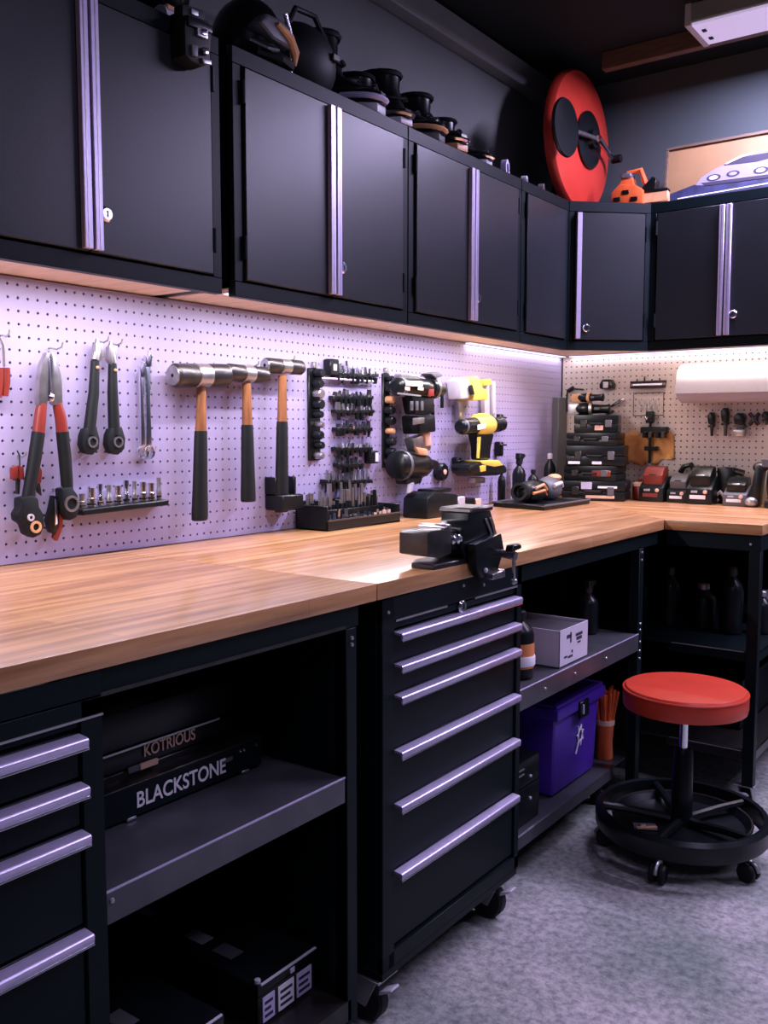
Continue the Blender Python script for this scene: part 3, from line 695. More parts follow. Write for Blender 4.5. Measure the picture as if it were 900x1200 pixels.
t.p('case', MB().box(-.022, .022, -.03, 0, 0, .042), 'black_plastic', .003); t.p('mark', MB().box(.002, .018, -.0315, -.03, .006, .036), 'white_plastic', .0005)
def socket_column(label, u, v0, v1, hw, seed, metal):
    t = wt('socket_column', label, 'socket rack', u, v1); n = 9; rnd = random.Random(seed)
    a, b_ = t.q(u - hw, v1, .015), t.q(u + hw, v0, .015)
    t.p('backplate', MB().box(a[0], b_[0], -.008, 0, a[1], b_[1]), 'black_plastic', .002)
    for k in range(n):
        z = a[1] + (b_[1] - a[1]) * (k + .5) / n; r = rnd.uniform(.010, .016)
        s_ = t.p('socket', MB().lathe([(r * .8, 0), (r, .003), (r, .028), (r * .8, .032), (r * .5, .032)], ((a[0] + b_[0]) / 2 + rnd.uniform(-.004, .004), -.008, z), (0, -1, 0), 10), 'black_plastic' if k % 3 else metal)
    t.p('hanger', MB().box((a[0] + b_[0]) / 2 - .008, (a[0] + b_[0]) / 2 + .008, -.012, 0, b_[1], b_[1] + .02), 'steel', .002)
socket_column('tall black column of sockets beside the dark-headed hammer', 371, 432, 540, 6.5, 3, 'steel')
socket_column('slim dark column of sockets between the bit rails and the black drill', 455, 438, 548, 4, 5, 'tan_plastic')

# tray of bits on the bench
p0 = PX(352, 620, 2, HB); 
t = T('bit_tray', 'low black open tray of bits standing against the pegboard', 'tray', (.085, 2.11, HB), LW)
W_ = .375
t.p('tray', MB().box(0, W_, -.05, .075, 0, .006).box(0, W_, -.05, -.044, 0, .030).box(0, .006, -.05, .075, 0, .075).box(W_ - .006, W_, -.05, .075, 0, .060).box(0, W_, .069, .075, 0, .085).box(0, W_, .010, .014, 0, .055), 'black_plastic', .0015)
t.p('front_lip', MB().cyl((0, -.051, .031), (W_, -.051, .031), .003, n=8), 'dark_steel')
stuff(t.p('bits', bits(.012, W_ - .01, 24, .042, .006, .07, .135, .009, seed=9), 'steel'))
stuff(t.p('black_bits', bits(.016, W_ - .02, 17, .030, .006, .05, .10, .009, seed=11), 'black_plastic'))
stuff(t.p('loose_bits', bits(.02, W_ - .02, 17, -.018, .006, .03, .055, .010, seed=12), 'chrome'))
stuff(t.p('copper_bits', bits(W_ * .55, W_ - .02, 6, -.028, .006, .02, .04, .006, seed=13), 'label_peach'))

# ================================================================== drills
t = wt('cordless_drill', 'black cordless drill with grey nose hung topmost beside the bit rails', 'drill', 487, 512)
o_ = .07
b0 = barrel(t, 463, 453, 502, 456, [(0, .020), (.04, .030), (.12, .034), (.75, .036), (.92, .034), (1, .028)], o_, 'motor_housing', 'tool_black')
barrel(t, 466, 453.4, 470, 453.8, [(0, .0345), (.5, .0365), (1, .0345)], o_, 'vent_band', 'grey_plastic', b0)
blob(t, [(466, 438), (488, 440), (488, 446), (466, 445)], o_, .03, 'top_rail', 'steel', .004, parent=b0)
ck = barrel(t, 502, 455, 520, 457, [(0, .036), (.2, .038), (.3, .031), (.7, .027), (.95, .018), (1, .010)], o_, 'chuck', 'tool_black')
barrel(t, 505, 455.3, 508, 455.6, [(0, .0375), (.5, .039), (1, .0375)], o_, 'chuck_ring', 'steel', ck)
blob(t, [(498, 438), (508, 436), (514, 441), (505, 444)], o_, .05, 'top_cap', 'grey_plastic', .006)
blob(t, [(476, 464), (501, 465), (503, 483), (499, 486), (480, 486)], o_, .05, 'grip', 'tool_black', .012)
blob(t, [(480, 487), (500, 486), (501, 506), (482, 509)], o_, .075, 'battery', 'tool_black', .008)
blob(t, [(501, 468), (504, 470), (503, 479), (500, 478)], o_, .03, 'trigger', 'red_plastic', .003)
for k in range(3): blob(t, [(481 + k * 6, 470), (484 + k * 6, 470), (484 + k * 6, 481), (481 + k * 6, 481)], o_ + .026, .004, 'grip_rib', 'grey_plastic', .001)
blob(t, [(476, 446), (495, 447), (495, 453), (476, 452)], o_ + .043, .003, 'pale_badge', 'label_white', .0006, parent=b0)
blob(t, [(475, 453), (480, 454), (480, 458), (475, 457)], o_ + .043, .004, 'vent', 'label_peach', .001, parent=b0)
blob(t, [(490, 453), (496, 454), (496, 458), (490, 457)], o_ + .043, .004, 'vent', 'label_peach', .001, parent=b0)
blob(t, [(466, 460), (493, 463), (493, 465), (466, 462)], o_ + .043, .003, 'trim_line', 'zinc', .0006, parent=b0)
blob(t, [(502, 456), (508, 456), (508, 464), (502, 465)], o_ + .034, .006, 'red_switch', 'red_plastic', .001)
blob(t, [(484, 490), (497, 489), (497, 496), (484, 498)], o_ + .038, .003, 'battery_label', 'steel', .0006)
hook(484, 440, 'steel peg hook holding the black cordless drill', .06)
t = wt('charging_cable', 'pale cable hanging down the pegboard beside the black drill', 'cable', 476, 515)
rod(t, [(474, 466, .004), (475, 490, .004), (474, 515, .004)], .012, 'cable', 'pale_plastic')
t = wt('impact_driver', 'black impact driver with pinkish bit holder hung under the black drill', 'drill', 482, 574)
o_ = .06
mh = barrel(t, 462, 545, 500, 545, [(0, .030), (.05, .046), (.2, .052), (.7, .050), (.9, .040), (1, .026)], o_, 'motor_housing', 'tool_black')
barrel(t, 468, 545, 471, 545, [(0, .0515), (.5, .054), (1, .0515)], o_, 'vent_band', 'grey_plastic', mh)
blob(t, [(468, 556), (490, 558), (487, 567), (470, 568)], o_, .05, 'grip', 'tool_black', .010)
blob(t, [(498, 537), (508, 540), (508, 548), (497, 552)], o_, .05, 'chuck', 'black_plastic', .008)
blob(t, [(478, 514), (492, 509), (500, 512), (500, 528), (482, 528)], o_, .04, 'bit_holder', 'steel', .006)
blob(t, [(494, 508), (501, 507), (502, 522), (496, 523)], o_ + .012, .03, 'red_tip', 'label_peach', .004)
blob(t, [(486, 524), (499, 526), (501, 534), (490, 533)], o_ + .04, .012, 'pale_trigger', 'tan_plastic', .003)
blob(t, [(479, 568), (484, 565), (482, 576), (478, 578)], o_ + .03, .012, 'clip', 'pale_plastic', .002)
hook(484, 512, 'steel peg hook holding the black impact driver', .05)
t = wt('torch', 'narrow dark torch hung right of the black drill', 'torch', 508, 500)
rod(t, [(506, 462, .006), (507, 480, .007), (508, 500, .006)], .02, 'barrel', 'black_plastic'); rod(t, [(518, 462, .006), (518, 478, .007)], .02, 'lamp_head', 'black_plastic')
# charger below, standing on the bench
t = T('battery_charger', 'black battery charger with pale rim standing under the impact driver', 'charger', (.115, 2.66, HB), LW, 'battery chargers')
t.p('base', MB().prism([(-.05, 0), (.20, 0), (.20, .02), (.14, .075), (.0, .090), (-.045, .07)], -.045, .06), 'black_plastic', .008, 2)
t.p('rim', MB().box(.05, .19, -.048, -.044, .028, .034), 'label_peach', .001); t.p('battery', MB().box(.01, .13, -.03, .04, .082, .098), 'tool_black', .008, 2)
t.p('side_plate', MB().box(.145, .19, -.049, -.03, .018, .064), 'pale_plastic', .003)
t = T('adapter', 'small black adapter block with pale end beside the battery charger', 'adapter', (.10, 2.93, HB), LW)
t.p('block', MB().box(-.04, .05, -.03, .03, 0, .05), 'black_plastic', .006, 2); t.p('plug', MB().cyl((.05, 0, .025), (.095, 0, .025), .018, n=14), 'black_plastic', .002); t.p('pale_plate', MB().box(.055, .09, -.031, -.015, .01, .045), 'label_peach', .002)
t = wt('bit_puck', 'small round black puck with copper dot on the pegboard', 'holder', 518, 556)
x, z = t.q(518, 553, .02); t.p('body', MB().lathe([(.030, 0), (.034, .006), (.034, .026), (.028, .032)], (x, 0, z), (0, -1, 0), 18), 'black_plastic'); t.p('dot', MB().lathe([(.010, .032), (.010, .035), (.006, .036)], (x, 0, z), (0, -1, 0), 12), 'label_peach')

# yellow drill
t = wt('cordless_drill', 'yellow and black cordless drill hung with its battery foot below', 'drill', 562, 558)
o_ = .07
barrel(t, 538, 500, 561, 499, [(0, .020), (.06, .027), (.3, .031), (1, .033)], o_, 'motor_housing', 'tool_black')
barrel(t, 541, 500, 543, 500, [(0, .0285), (.5, .031), (1, .029)], o_, 'vent_band', 'grey_plastic')
y1 = barrel(t, 555, 499, 574, 498, [(0, .034), (.1, .038), (.5, .040), (.9, .038), (1, .033)], o_, 'yellow_shell', 'yellow_plastic')
blob(t, [(558, 486), (566, 484), (571, 487), (570, 491), (559, 491)], o_, .04, 'yellow_ridge', 'yellow_plastic', .004)
barrel(t, 572, 498, 589, 497, [(0, .033), (.25, .034), (.3, .028), (.6, .026), (.65, .030), (.9, .028), (1, .012)], o_, 'chuck', 'tool_black')
blob(t, [(553, 508), (574, 508), (570, 525), (569, 539), (557, 539), (557, 525)], o_, .045, 'grip', 'tool_black', .010)
blob(t, [(560, 512), (563, 512), (561, 537), (559, 537)], o_ + .022, .006, 'yellow_stripe', 'yellow_plastic', .001)
bt_ = blob(t, [(540, 544), (557, 540), (576, 541), (583, 547), (583, 554), (573, 557), (545, 558), (539, 552)], o_, .090, 'battery', 'tool_black', .012)
blob(t, [(553, 540), (575, 539), (581, 545), (570, 547), (556, 544)], o_ + .01, .075, 'yellow_foot', 'yellow_plastic', .005)
blob(t, [(562, 546), (569, 545), (569, 552), (563, 553)], o_ + .046, .004, 'badge', 'yellow_plastic', .001, parent=bt_)
blob(t, [(560, 498), (569, 496), (569, 502), (560, 504)], o_ + .039, .004, 'badge', 'label_white', .001, parent=y1)
blob(t, [(552, 560), (565, 559), (565, 566), (553, 566)], o_, .03, 'belt_clip', 'steel', .003)
hook(563, 487, 'steel peg hook holding the yellow drill', .06)
t = wt('charger_dock', 'pale grey and yellow tool dock fixed above the yellow drill', 'dock', 548, 470)
blob(t, [(531, 446), (536, 442), (543, 444), (543, 467), (533, 468)], .05, .06, 'pale_side', 'pale_plastic', .008)
blob(t, [(545, 445), (551, 441), (557, 455), (563, 458), (563, 469), (546, 469)], .05, .07, 'yellow_side', 'yellow_plastic', .006)
blob(t, [(549, 452), (553, 451), (556, 462), (551, 463)], .087, .004, 'logo_patch', 'black_plastic', .001)
blob(t, [(565, 446), (571, 445), (572, 500), (566, 500)], .02, .02, 'pale_strap', 'pale_plastic', .004)
blob(t, [(564, 445), (572, 444), (572, 451), (564, 452)], .035, .03, 'yellow_clip', 'yellow_plastic', .004)
blob(t, [(575, 447), (579, 447), (580, 490), (576, 490)], .02, .016, 'tan_strap', 'pale_plastic', .004)
blob(t, [(535, 470), (540, 470), (540, 492), (536, 492)], .02, .02, 'bracket', 'steel', .003)
for (u, v, lb) in ((581, 494, 'black spring clip beside the yellow drill chuck'), (581, 526, 'cluster of small black keys on a hook right of the yellow drill'), (531, 545, 'dark grey clip on the pegboard left of the yellow drill battery')):
    t = wt('spring_clip', lb, 'clip', u, v)
    t.p('clip', MB().box(-.014, .014, -.03, 0, -.03, .03), 'black_plastic', .004); t.p('jaw', MB().box(-.02, .03, -.036, -.024, .012, .02), 'dark_steel', .002)

# ================================================================== corner: tray of tools, bottles, cases
t = T('tool_tray', 'flat black tray of dark tools on the worktop before the corner', 'tray', (.20, 3.30, HB), LW)
t.p('tray', MB().prism([(-.16, -.13), (.26, -.13), (.22, .12), (-.10, .12)], 0, .018, 'z'), 'black_plastic', .003)
t.p('tray_rim', MB().tube([(-.16, -.13, .018), (.26, -.13, .018), (.22, .12, .018), (-.10, .12, .018)], .004, 6, True), 'grey_plastic')
def lump(name, label, cat, loc, r, m, ex=(), rz=LW):
    t = T(name, label, cat, loc, rz); t.p('body', MB().ell((0, 0, r[2] * .92), r, 18, 10, -.92, 1.), m)
    for (nm, mb, mm, bv) in ex: t.p(nm, mb, mm, bv)
    return t
lump('work_glove', 'black work glove with orange and tan stripes lying on the flat tray', 'glove', (.21, 3.27, HB + .018), (.075, .055, .045), 'black_plastic',
     [('stripe', MB().tube([(-.05, -.045, .06), (.0, -.054, .072), (.045, -.045, .05)], .006, 6), 'tan_plastic', 0), ('stripe', MB().tube([(-.06, -.040, .04), (.0, -.058, .05), (.055, -.038, .03)], .006, 6), 'label_orange', 0),
      ('cuff', MB().ring(.025, .036, 0, .03, (-.072, 0, .042), (-1, 0, .2)), 'black_rubber', 0)])
lump('work_glove', 'pale and black work glove lying behind the striped one', 'glove', (.20, 3.445, HB + .018), (.07, .05, .05), 'grey_plastic',
     [('stripe', MB().tube([(-.04, -.043, .06), (.01, -.05, .07), (.05, -.035, .055)], .009, 6), 'pale_plastic', 0), ('pad', MB().ell((.03, -.01, .09), (.03, .03, .015), 10, 6), 'tan_plastic', 0), ('cuff', MB().ring(.022, .034, 0, .03, (-.066, 0, .044), (-1, 0, .2)), 'black_rubber', 0)])
def bottle(label, loc, r, h, m='black_plastic', cap='black_rubber', spray=False, band=None, group=None, cat='bottle'):
    t = T('spray_bottle' if spray else 'bottle', label, cat, loc, LW, group)
    t.p('body', MB().lathe([(r * .9, 0), (r, .004), (r, h * .62), (r * .85, h * .70), (r * .35, h * .80), (r * .35, h * .84)], (0, 0, 0), n=16), m)
    t.p('cap', MB().lathe([(r * .45, h * .83), (r * .45, h * .93), (r * .35, h * .95)], (0, 0, 0), n=14), cap)
    if spray:
        t.p('trigger_head', MB().prism([(-r * .5, h * .94), (r * .6, h * .94), (r * 1.3, h * 1.0), (r * 1.2, h * 1.06), (-r * .4, h * 1.08)], -.012, .012), cap, .003)
        t.p('trigger', MB().prism([(r * .8, h * .98), (r * 1.0, h * .98), (r * .7, h * .84), (r * .6, h * .84)], -.006, .006), cap, .001)
    if band: t.p('label', MB().lathe([(r * 1.01, h * .15), (r * 1.02, h * .16), (r * 1.02, h * .48), (r * 1.01, h * .5)], (0, 0, 0), n=16), band)
    return t
bottle('slim dark spray bottle standing behind the flat black tray', (.05, 3.47, HB), .028, .19, spray=True)
bottle('short dark bottle standing beside the slim spray bottle', (.05, 3.60, HB), .024, .14)
bottle('thin black bottle standing against the long pegboard before the corner', (.045, 3.33, HB), .016, .15)
bottle('dark bottle with pale cap standing nearest the corner seam', (.06, 3.74, HB), .026, .21, cap='pale_plastic')
tag(link('corner_shade', MB().box(.0, .03, 3.88, 3.97, HB + .002, 1.40), 'grey_plastic', bev=.003), 'tall dark grey strip added for the shadow in the pegboard corner', 'post')  # dark strip put in for the blurred shadow of the corner
# stack of black cases
def case(label, c, w_, d_, h_, z, rz, m='black_plastic', ex='latch', group='black cases stacked in the corner'):
    t = T('tool_case', label, 'case', (c[0], c[1], z), rz, group)
    lo = t.p('lower_shell', MB().box(-w_ / 2, w_ / 2, -d_ / 2, d_ / 2, 0, h_ * .48), m, .006, 2)
    t.p('lid', MB().box(-w_ / 2, w_ / 2, -d_ / 2, d_ / 2, h_ * .5, h_), m, .006, 2)
    for s in (-1, 1):
        t.p('latch', MB().box(s * w_ * .28 - .014, s * w_ * .28 + .014, -d_ / 2 - .006, -d_ / 2 + .002, h_ * .30, h_ * .72), 'dark_steel' if s < 0 else 'grey_plastic', .002)
    t.p('handle', MB().tube([(-w_ * .13, -d_ / 2, h_ * .5), (-w_ * .12, -d_ / 2 - .02, h_ * .5), (w_ * .12, -d_ / 2 - .02, h_ * .5), (w_ * .13, -d_ / 2, h_ * .5)], .005, 8), 'black_rubber')
    return t
cc = (.255, 3.80)
zc = HB
specs = [('widest black case at the bottom of the corner stack', .265, .20, .085, .05, 0), ('second black case from the bottom of the corner stack', .225, .19, .065, -.05, 0),
         ('deep black case in the middle of the corner stack', .245, .19, .085, .08, 0), ('black case with pale latch second from the top of the stack', .215, .17, .055, -.04, 0), ('small black case near the top of the corner stack', .185, .16, .075, .1, 0)]
for k, (lb, w_, d_, h_, rz, _) in enumerate(specs):
    t = case(lb, (cc[0] - .008 * (k % 2), cc[1]), w_, d_, h_, zc, rz + .2)
    if k == 0: t.p('label_plate', MB().box(-.05, -.005, -d_ / 2 - .004, -d_ / 2 + .001, .05, .080), 'label_lilac', .001); t.p('label_strip', MB().box(.02, .10, -d_ / 2 - .003, -d_ / 2 + .001, .055, .064), 'label_white', .0006); t.p('label_strip', MB().box(-.03, .09, -d_ / 2 - .003, -d_ / 2 + .001, .012, .024), 'label_peach', .0006)
    if k == 1: t.p('red_label', MB().box(.01, .09, -d_ / 2 - .004, -d_ / 2 + .001, .02, .045), 'red_plastic', .002)
    if k == 2: t.p('label_strip', MB().box(-.11, -.06, -d_ / 2 - .004, -d_ / 2 + .001, .006, .018), 'label_white', .001); t.p('label_strip', MB().box(-.01, .03, -d_ / 2 - .004, -d_ / 2 + .001, .006, .018), 'label_white', .001)
    if k == 4: t.p('label_plate', MB().box(-.005, .03, -d_ / 2 - .004, -d_ / 2 + .001, .01, .03), 'label_peach', .001)
    zc += h_
def grinder(name, label, cat, loc, rz, L_=.20, r=.03, m='tool_black', acc='zinc', group=None):
    t = T(name, label, cat, loc, rz, group)
    t.p('body', MB().lathe([(r * .7, 0), (r, .012), (r * 1.05, L_ * .35), (r * .8, L_ * .5), (r * .75, L_ * .85), (r * .9, L_ * .97), (r * .6, L_)], (-L_ / 2, 0, r * 1.05), (1, 0, 0), 16), m)
    t.p('gear_head', MB().box(-L_ / 2 - .03, -L_ / 2 + .02, -r * .8, r * .8, .002, r * 1.9), acc, .008, 2)
    t.p('ring', MB().ring(r * .85, r * 1.1, 0, .012, (-L_ * .1, 0, r * 1.08), (1, 0, 0), 16), acc)
    t.p('switch', MB().box(L_ * .05, L_ * .2, -r * 1.0, -r * .6, r * .8, r * 1.3), 'grey_plastic', .003)
    return t
grinder('hand_planer', 'dark hand tool lying on top of the corner case stack', 'power tool', (.235, 3.79, zc), .25, .15, .026)
grinder('angle_grinder', 'slim dark grinder lying across the top tool of the corner stack', 'power tool', (.225, 3.79, zc + .055), -.1, .12, .02, acc='tan_plastic')
t = bt('tape_measure', 'dark round-topped tape measure hung right of the corner stack', 'tape measure', 714, 456)
t.p('case', MB().prism([(-.03, 0), (.03, 0), (.032, .02), (.02, .042), (-.02, .042), (-.032, .02)], -.04, 0), 'tool_black', .006, 2); t.p('belt_clip', MB().box(-.012, .012, -.044, -.04, .004, .03), 'zinc', .001)
t = bt('clamp', 'small dark clamp with chrome jaws right of the corner stack', 'clamp', 722, 478)
t.p('bar', MB().tube([(-.035, -.02, -.005), (.03, -.02, .035)], .006, 8), 'dark_steel'); t.p('jaw', MB().box(.0, .05, -.03, -.01, .018, .03, Matrix.Rotation(-.5, 3, 'Y')), 'chrome', .003); t.p('jaw', MB().box(-.04, .0, -.03, -.01, -.028, -.016, Matrix.Rotation(-.5, 3, 'Y')), 'dark_steel', .003)
t = bt('hacksaw_frame', 'thin dark hooked bar hung left of the corner stack tools', 'saw', 667, 470)
t.p('frame', MB().tube([(-.004, -.012, -.05), (-.008, -.012, .0), (-.004, -.012, .05), (.03, -.012, .055), (.075, -.012, .05)], .004, 8), 'black_plastic'); t.p('grip', MB().tube([(.005, -.02, .045), (.03, -.02, .06)], .010, 8), 'black_rubber')

# ================================================================== back pegboard tools
t = bt('bit_rail', 'pale metal rail with rounded ends high on the shorter pegboard', 'rail', 760, 458)
a, b_ = t.q(739, 454, .02), t.q(780, 447, .02)
t.p('frame', MB().tube([(a[0], -.02, a[1]), (b_[0], -.02, a[1]), (b_[0] + .004, -.02, b_[1]), (a[0], -.02, b_[1])], .006, 8, True), 'dark_steel')
t.p('bar', MB().box(a[0] + .01, b_[0] - .01, -.026, -.012, a[1] + .004, b_[1] - .004), 'chrome', .003)
t.p('bracket', MB().box(a[0] + .02, b_[0] - .02, -.012, 0, a[1] + .004, b_[1] - .002), 'zinc', .001)
stuff(t.p('hooks', bits(a[0] + .01, b_[0] - .01, 4, -.016, b_[1], .012, .028, .004, seed=21), 'black_plastic'))
t = bt('wire_rack', 'thin dark wire frame hung below the pale metal rail', 'rack', 760, 488)
x0, z0 = t.q(742, 487, .01); x1, z1 = t.q(778, 460, .01)
t.p('wire', MB().tube([(x0, -.01, z0), (x1, -.01, z0), (x1, -.01, z1), (x0, -.01, z1)], .0022, 6, True), 'dark_steel')
stuff(t.p('loops', MB().tube([(x0 + (x1 - x0) * (.1 + .8 * k / 24), -.014, (z0 + z1) / 2 + .025 * math.sin(k * 1.3)) for k in range(25)], .002, 6), 'pale_plastic'))
t.p('wire_stop', MB().tube([(x0, -.01, z0), (x0, .002, z0)], .0022, 6), 'dark_steel')
t = bt('bar_clamp', 'dark bar clamp with cross arms hung beside the orange sheet', 'clamp', 761, 543)
P_ = lambda u, v: t.q(u, v, .03)
x, za = P_(761, 543); _, zb_ = P_(761, 482)
t.p('bar', MB().box(x - .005, x + .005, -.035, -.025, za, zb_), 'tool_black', .001); t.p('wall_pin', MB().cyl((x, -.018, zb_ - .01), (x, .003, zb_ - .01), .004, n=8), 'zinc')
t.p('head', MB().box(x - .016, x + .016, -.05, -.0165, zb_ - .05, zb_), 'tool_black', .004)
a = P_(752, 508); b_ = P_(784, 500); t.p('cross_arm', MB().box(a[0], b_[0], -.05, -.0215, a[1], b_[1]), 'tool_black', .004)
for k, u in enumerate((757, 764, 772, 779)): c = P_(u, 505); t.p('tooth', MB().box(c[0] - .008, c[0] + .008, -.055, -.0215, c[1] - .03, c[1] - .004), 'dark_steel' if k % 2 else 'tool_black', .002)
a = P_(756, 528); b_ = P_(771, 523); t.p('lower_arm', MB().box(a[0], b_[0], -.045, -.0215, a[1], b_[1]), 'tool_black', .002)
c = P_(761, 490); t.p('screw', MB().lathe([(.007, 0), (.007, .02), (.003, .022)], (c[0], -.05, c[1]), (0, -1, 0), 10), 'chrome')
t = bt('reflection_sheet', 'orange sheet added for warm reflections on the shorter pegboard', 'tint_sheet', 745, 545)  # wavy orange sheet drawn in place of warm reflections
Vc = []; Fc = []
for j in range(9):
    for i in range(13):
        u = 727 + 63 * i / 12; v = 507 + 36 * j / 8 + (4 * math.sin(i * 1.7) if j in (0, 8) else 0) - (8 if i > 8 and j == 8 else 0)
        x, z = t.q(u, v, .006); Vc.append((x, -.008 - .006 * math.sin(i * 1.4 + j * .5), z))
for j in range(8):
    for i in range(12): Fc.append((j * 13 + i, j * 13 + i + 1, (j + 1) * 13 + i + 1, (j + 1) * 13 + i))
cl = t.p('tint_sheet', MB().add(Vc, Fc), 'reflection_orange'); md = cl.modifiers.new('thick', 'SOLIDIFY'); md.thickness = .002
stuff(t.p('pins', bits(t.q(730, 508, 0)[0], t.q(788, 508, 0)[0], 3, -.008, t.q(730, 510, 0)[1], .006, .012, .003, seed=3), 'zinc'))
# paper towel roll
t = T('paper_towel_roll', 'wide white paper towel roll mounted on the shorter pegboard', 'paper towel', (.582, YB, 1.36), 0)
R_ = .080; LR = .40
roll = MB().lathe([(.022, 0), (R_ - .008, 0), (R_, .006), (R_, LR - .006), (R_ - .008, LR), (.022, LR), (.022, 0)], (0, -.088, R_ + .004), (1, 0, 0), 40)
t.p('roll', roll, 'paper'); t.p('loose_sheet', MB().box(.004, LR - .004, -.169, -.1672, .04, R_), 'paper')
t.p('core_rod', MB().cyl((-.01, -.088, R_ + .004), (LR + .01, -.088, R_ + .004), .014, n=14), 'white_plastic')
for x in (-.012, LR + .004): t.p('bracket', MB().box(x, x + .008, -.10, 0, R_ - .012, R_ + .02), 'zinc', .002)
# five small hung tools
HT = [('dark pin-nosed hand tool hung first beneath the paper towel roll', 834, 483, 511, 4, 0), ('dark pointed tool with grey tail hung second beneath the paper towel roll', 850, 478, 511, 4.5, 1),
      ('wide dark clamp with grey jaws hung third beneath the paper towel roll', 867, 484, 511, 7, 2), ('dark cross-shaped tool hung fourth beneath the paper towel roll', 884, 484, 498, 6, 3), ('dark tool hung last beneath the paper towel roll', 898, 482, 498, 5, 1)]
for lb, u, v0, v1, hw, kd in HT:
    t = bt('hand_tool', lb, 'hand tool', u, v1, 'small tools under the paper towel roll')
    if kd == 3:
        a, b_ = t.q(u - hw, v1, .02), t.q(u + hw, v0, .02)
        t.p('arm', MB().tube([(a[0], -.02, a[1]), (b_[0], -.02, b_[1])], .008, 8), 'tool_black'); t.p('arm', MB().tube([(a[0], -.024, b_[1]), (b_[0], -.024, a[1])], .008, 8), 'tool_black')
        t.p('pivot', MB().lathe([(.012, 0), (.012, .03), (.006, .034)], ((a[0] + b_[0]) / 2, 0, (a[1] + b_[1]) / 2), (0, -1, 0), 10), 'dark_steel')
    else:
        vm = v0 + (v1 - v0) * .5
        blob(t, [(u - hw, v0 + 4), (u - hw * .3, v0), (u + hw * .6, v0), (u + hw, v0 + 6), (u + hw * .8, vm), (u - hw * .7, vm)], .02, .038, 'body', 'tool_black', .005)
        if kd == 2:
            blob(t, [(u - hw, vm + 1), (u + hw, vm), (u + hw, vm + 3), (u - hw, vm + 3)], .02, .03, 'jaw', 'dark_steel', .002); blob(t, [(u - hw, v1 - 7), (u + hw, v1 - 8), (u + hw * .8, v1), (u - hw * .6, v1)], .02, .03, 'jaw', 'steel', .003)
        else:
            blob(t, [(u - hw * .4, vm), (u + hw * .5, vm), (u + hw * .3, v1), (u - hw * .2, v1)], .02, .02, 'tip', 'dark_steel' if kd else 'tool_black', .002)
            blob(t, [(u - hw * .9, vm + 1), (u + hw * .9, vm), (u + hw * .9, vm + 3), (u - hw * .9, vm + 4)], .02, .026, 'collar', 'tool_black', .002)

# ================================================================== row of chargers on the wing
def charger(label, x, w_, y, h_, kind, acc):
    t = T('battery_charger', label, 'charger', (x, y, HB), 0, 'battery chargers')
    d_ = .11
    t.p('base', MB().prism([(-d_ / 2, 0), (d_ / 2, 0), (d_ / 2, h_ * .72), (d_ * .05, h_ * .70), (-d_ / 2, h_ * .40)], -w_ / 2, w_ / 2, 'x'), 'black_plastic' if kind != 3 else 'grey_plastic', .006, 2)
    pk = t.p('battery', MB().prism([(-d_ * .35, h_ * .45), (d_ * .4, h_ * .7), (d_ * .34, h_), (-d_ * .05, h_ * .98), (-d_ * .42, h_ * .74)], -w_ * .40, w_ * .40, 'x'), acc, .008, 2)
    t.p('latch', MB().box(-w_ * .16, w_ * .16, -d_ * .40, -d_ * .28, h_ * .70, h_ * .78), 'black_rubber' if acc != 'tool_black' else 'zinc', .002, parent=pk)
    t.p('front_label', MB().box(-w_ * .34, w_ * .26, -d_ / 2 - .002, -d_ / 2 + .002, h_ * .14, h_ * .24), {'red_plastic': 'red_plastic', 'tool_black': 'label_white', 'grey_plastic': 'label_white'}[acc], .0006)
    t.p('contact_grille', MB().box(-w_ * .3, -w_ * .05, -d_ / 2 - .001, -d_ / 2 + .003, h_ * .30, h_ * .36), 'zinc', .0006)
    t.p('status_lamp', MB().lathe([(.008, 0), (.008, .005), (.004, .006)], (w_ * .25, -d_ / 2, h_ * .33), (0, -1, 0), 10), 'label_peach')
    return t
xs = lambda u, v: PX(u, v, 2, HB)
charger('red and black battery charger first in the row on the short worktop', .495, .105, 3.86, .15, 1, 'red_plastic')
charger('low grey battery charger with red badge second in the row', .600, .088, 3.87, .12, 2, 'grey_plastic')
charger('tall black battery charger with pale label third in the row', .700, .105, 3.84, .155, 1, 'tool_black')
charger('grey-bodied battery charger with white label strip in the charger row', .845, .095, 3.83, .115, 3, 'tool_black')
t = T('hook_stand', 'dark curved hook standing between two chargers', 'stand', (.615, 3.945, HB), 0)
t.p('hook', MB().tube([(.0, 0, 0), (.015, 0, .07), (.02, 0, .12), (.0, 0, .155), (-.03, 0, .145), (-.045, 0, .12)], .012, 10), 'tool_black'); t.p('foot', MB().box(-.03, .03, -.02, .02, 0, .012), 'black_plastic', .003)
t = T('power_tool', 'dark tool with pale cable beside the grey-bodied charger', 'power tool', (.773, 3.905, HB), 0)
t.p('body', MB().prism([(-.025, 0), (.025, 0), (.022, .08), (.04, .12), (.03, .15), (-.03, .15), (-.028, .08)], -.03, .03), 'tool_black', .006, 2); t.p('cable', MB().tube([(-.02, -.035, .01), (-.03, -.04, .03), (-.01, -.042, .05), (.005, -.04, .03)], .008, 8), 'pale_plastic'); t.p('nose', MB().cyl((.03, 0, .135), (.07, 0, .125), .014, n=12), 'dark_steel')
t = T('power_tool', 'tall dark tool leaning beside the last charger on the short worktop', 'power tool', (.915, 3.80, HB), 0)
t.p('body', MB().prism([(-.02, 0), (.02, 0), (.035, .15), (.005, .16)], -.03, .03), 'tool_black', .006, 2); t.p('head', MB().ell((.018, 0, .155), (.03, .03, .022), 12, 8), 'dark_steel'); t.p('base_knob', MB().ell((-.005, -.03, .02), (.025, .02, .02), 12, 8), 'zinc')
t = T('bench_grinder', 'dark bench grinder with brass-coloured wheel at the worktop end', 'bench grinder', (1.055, 3.80, HB), 0)
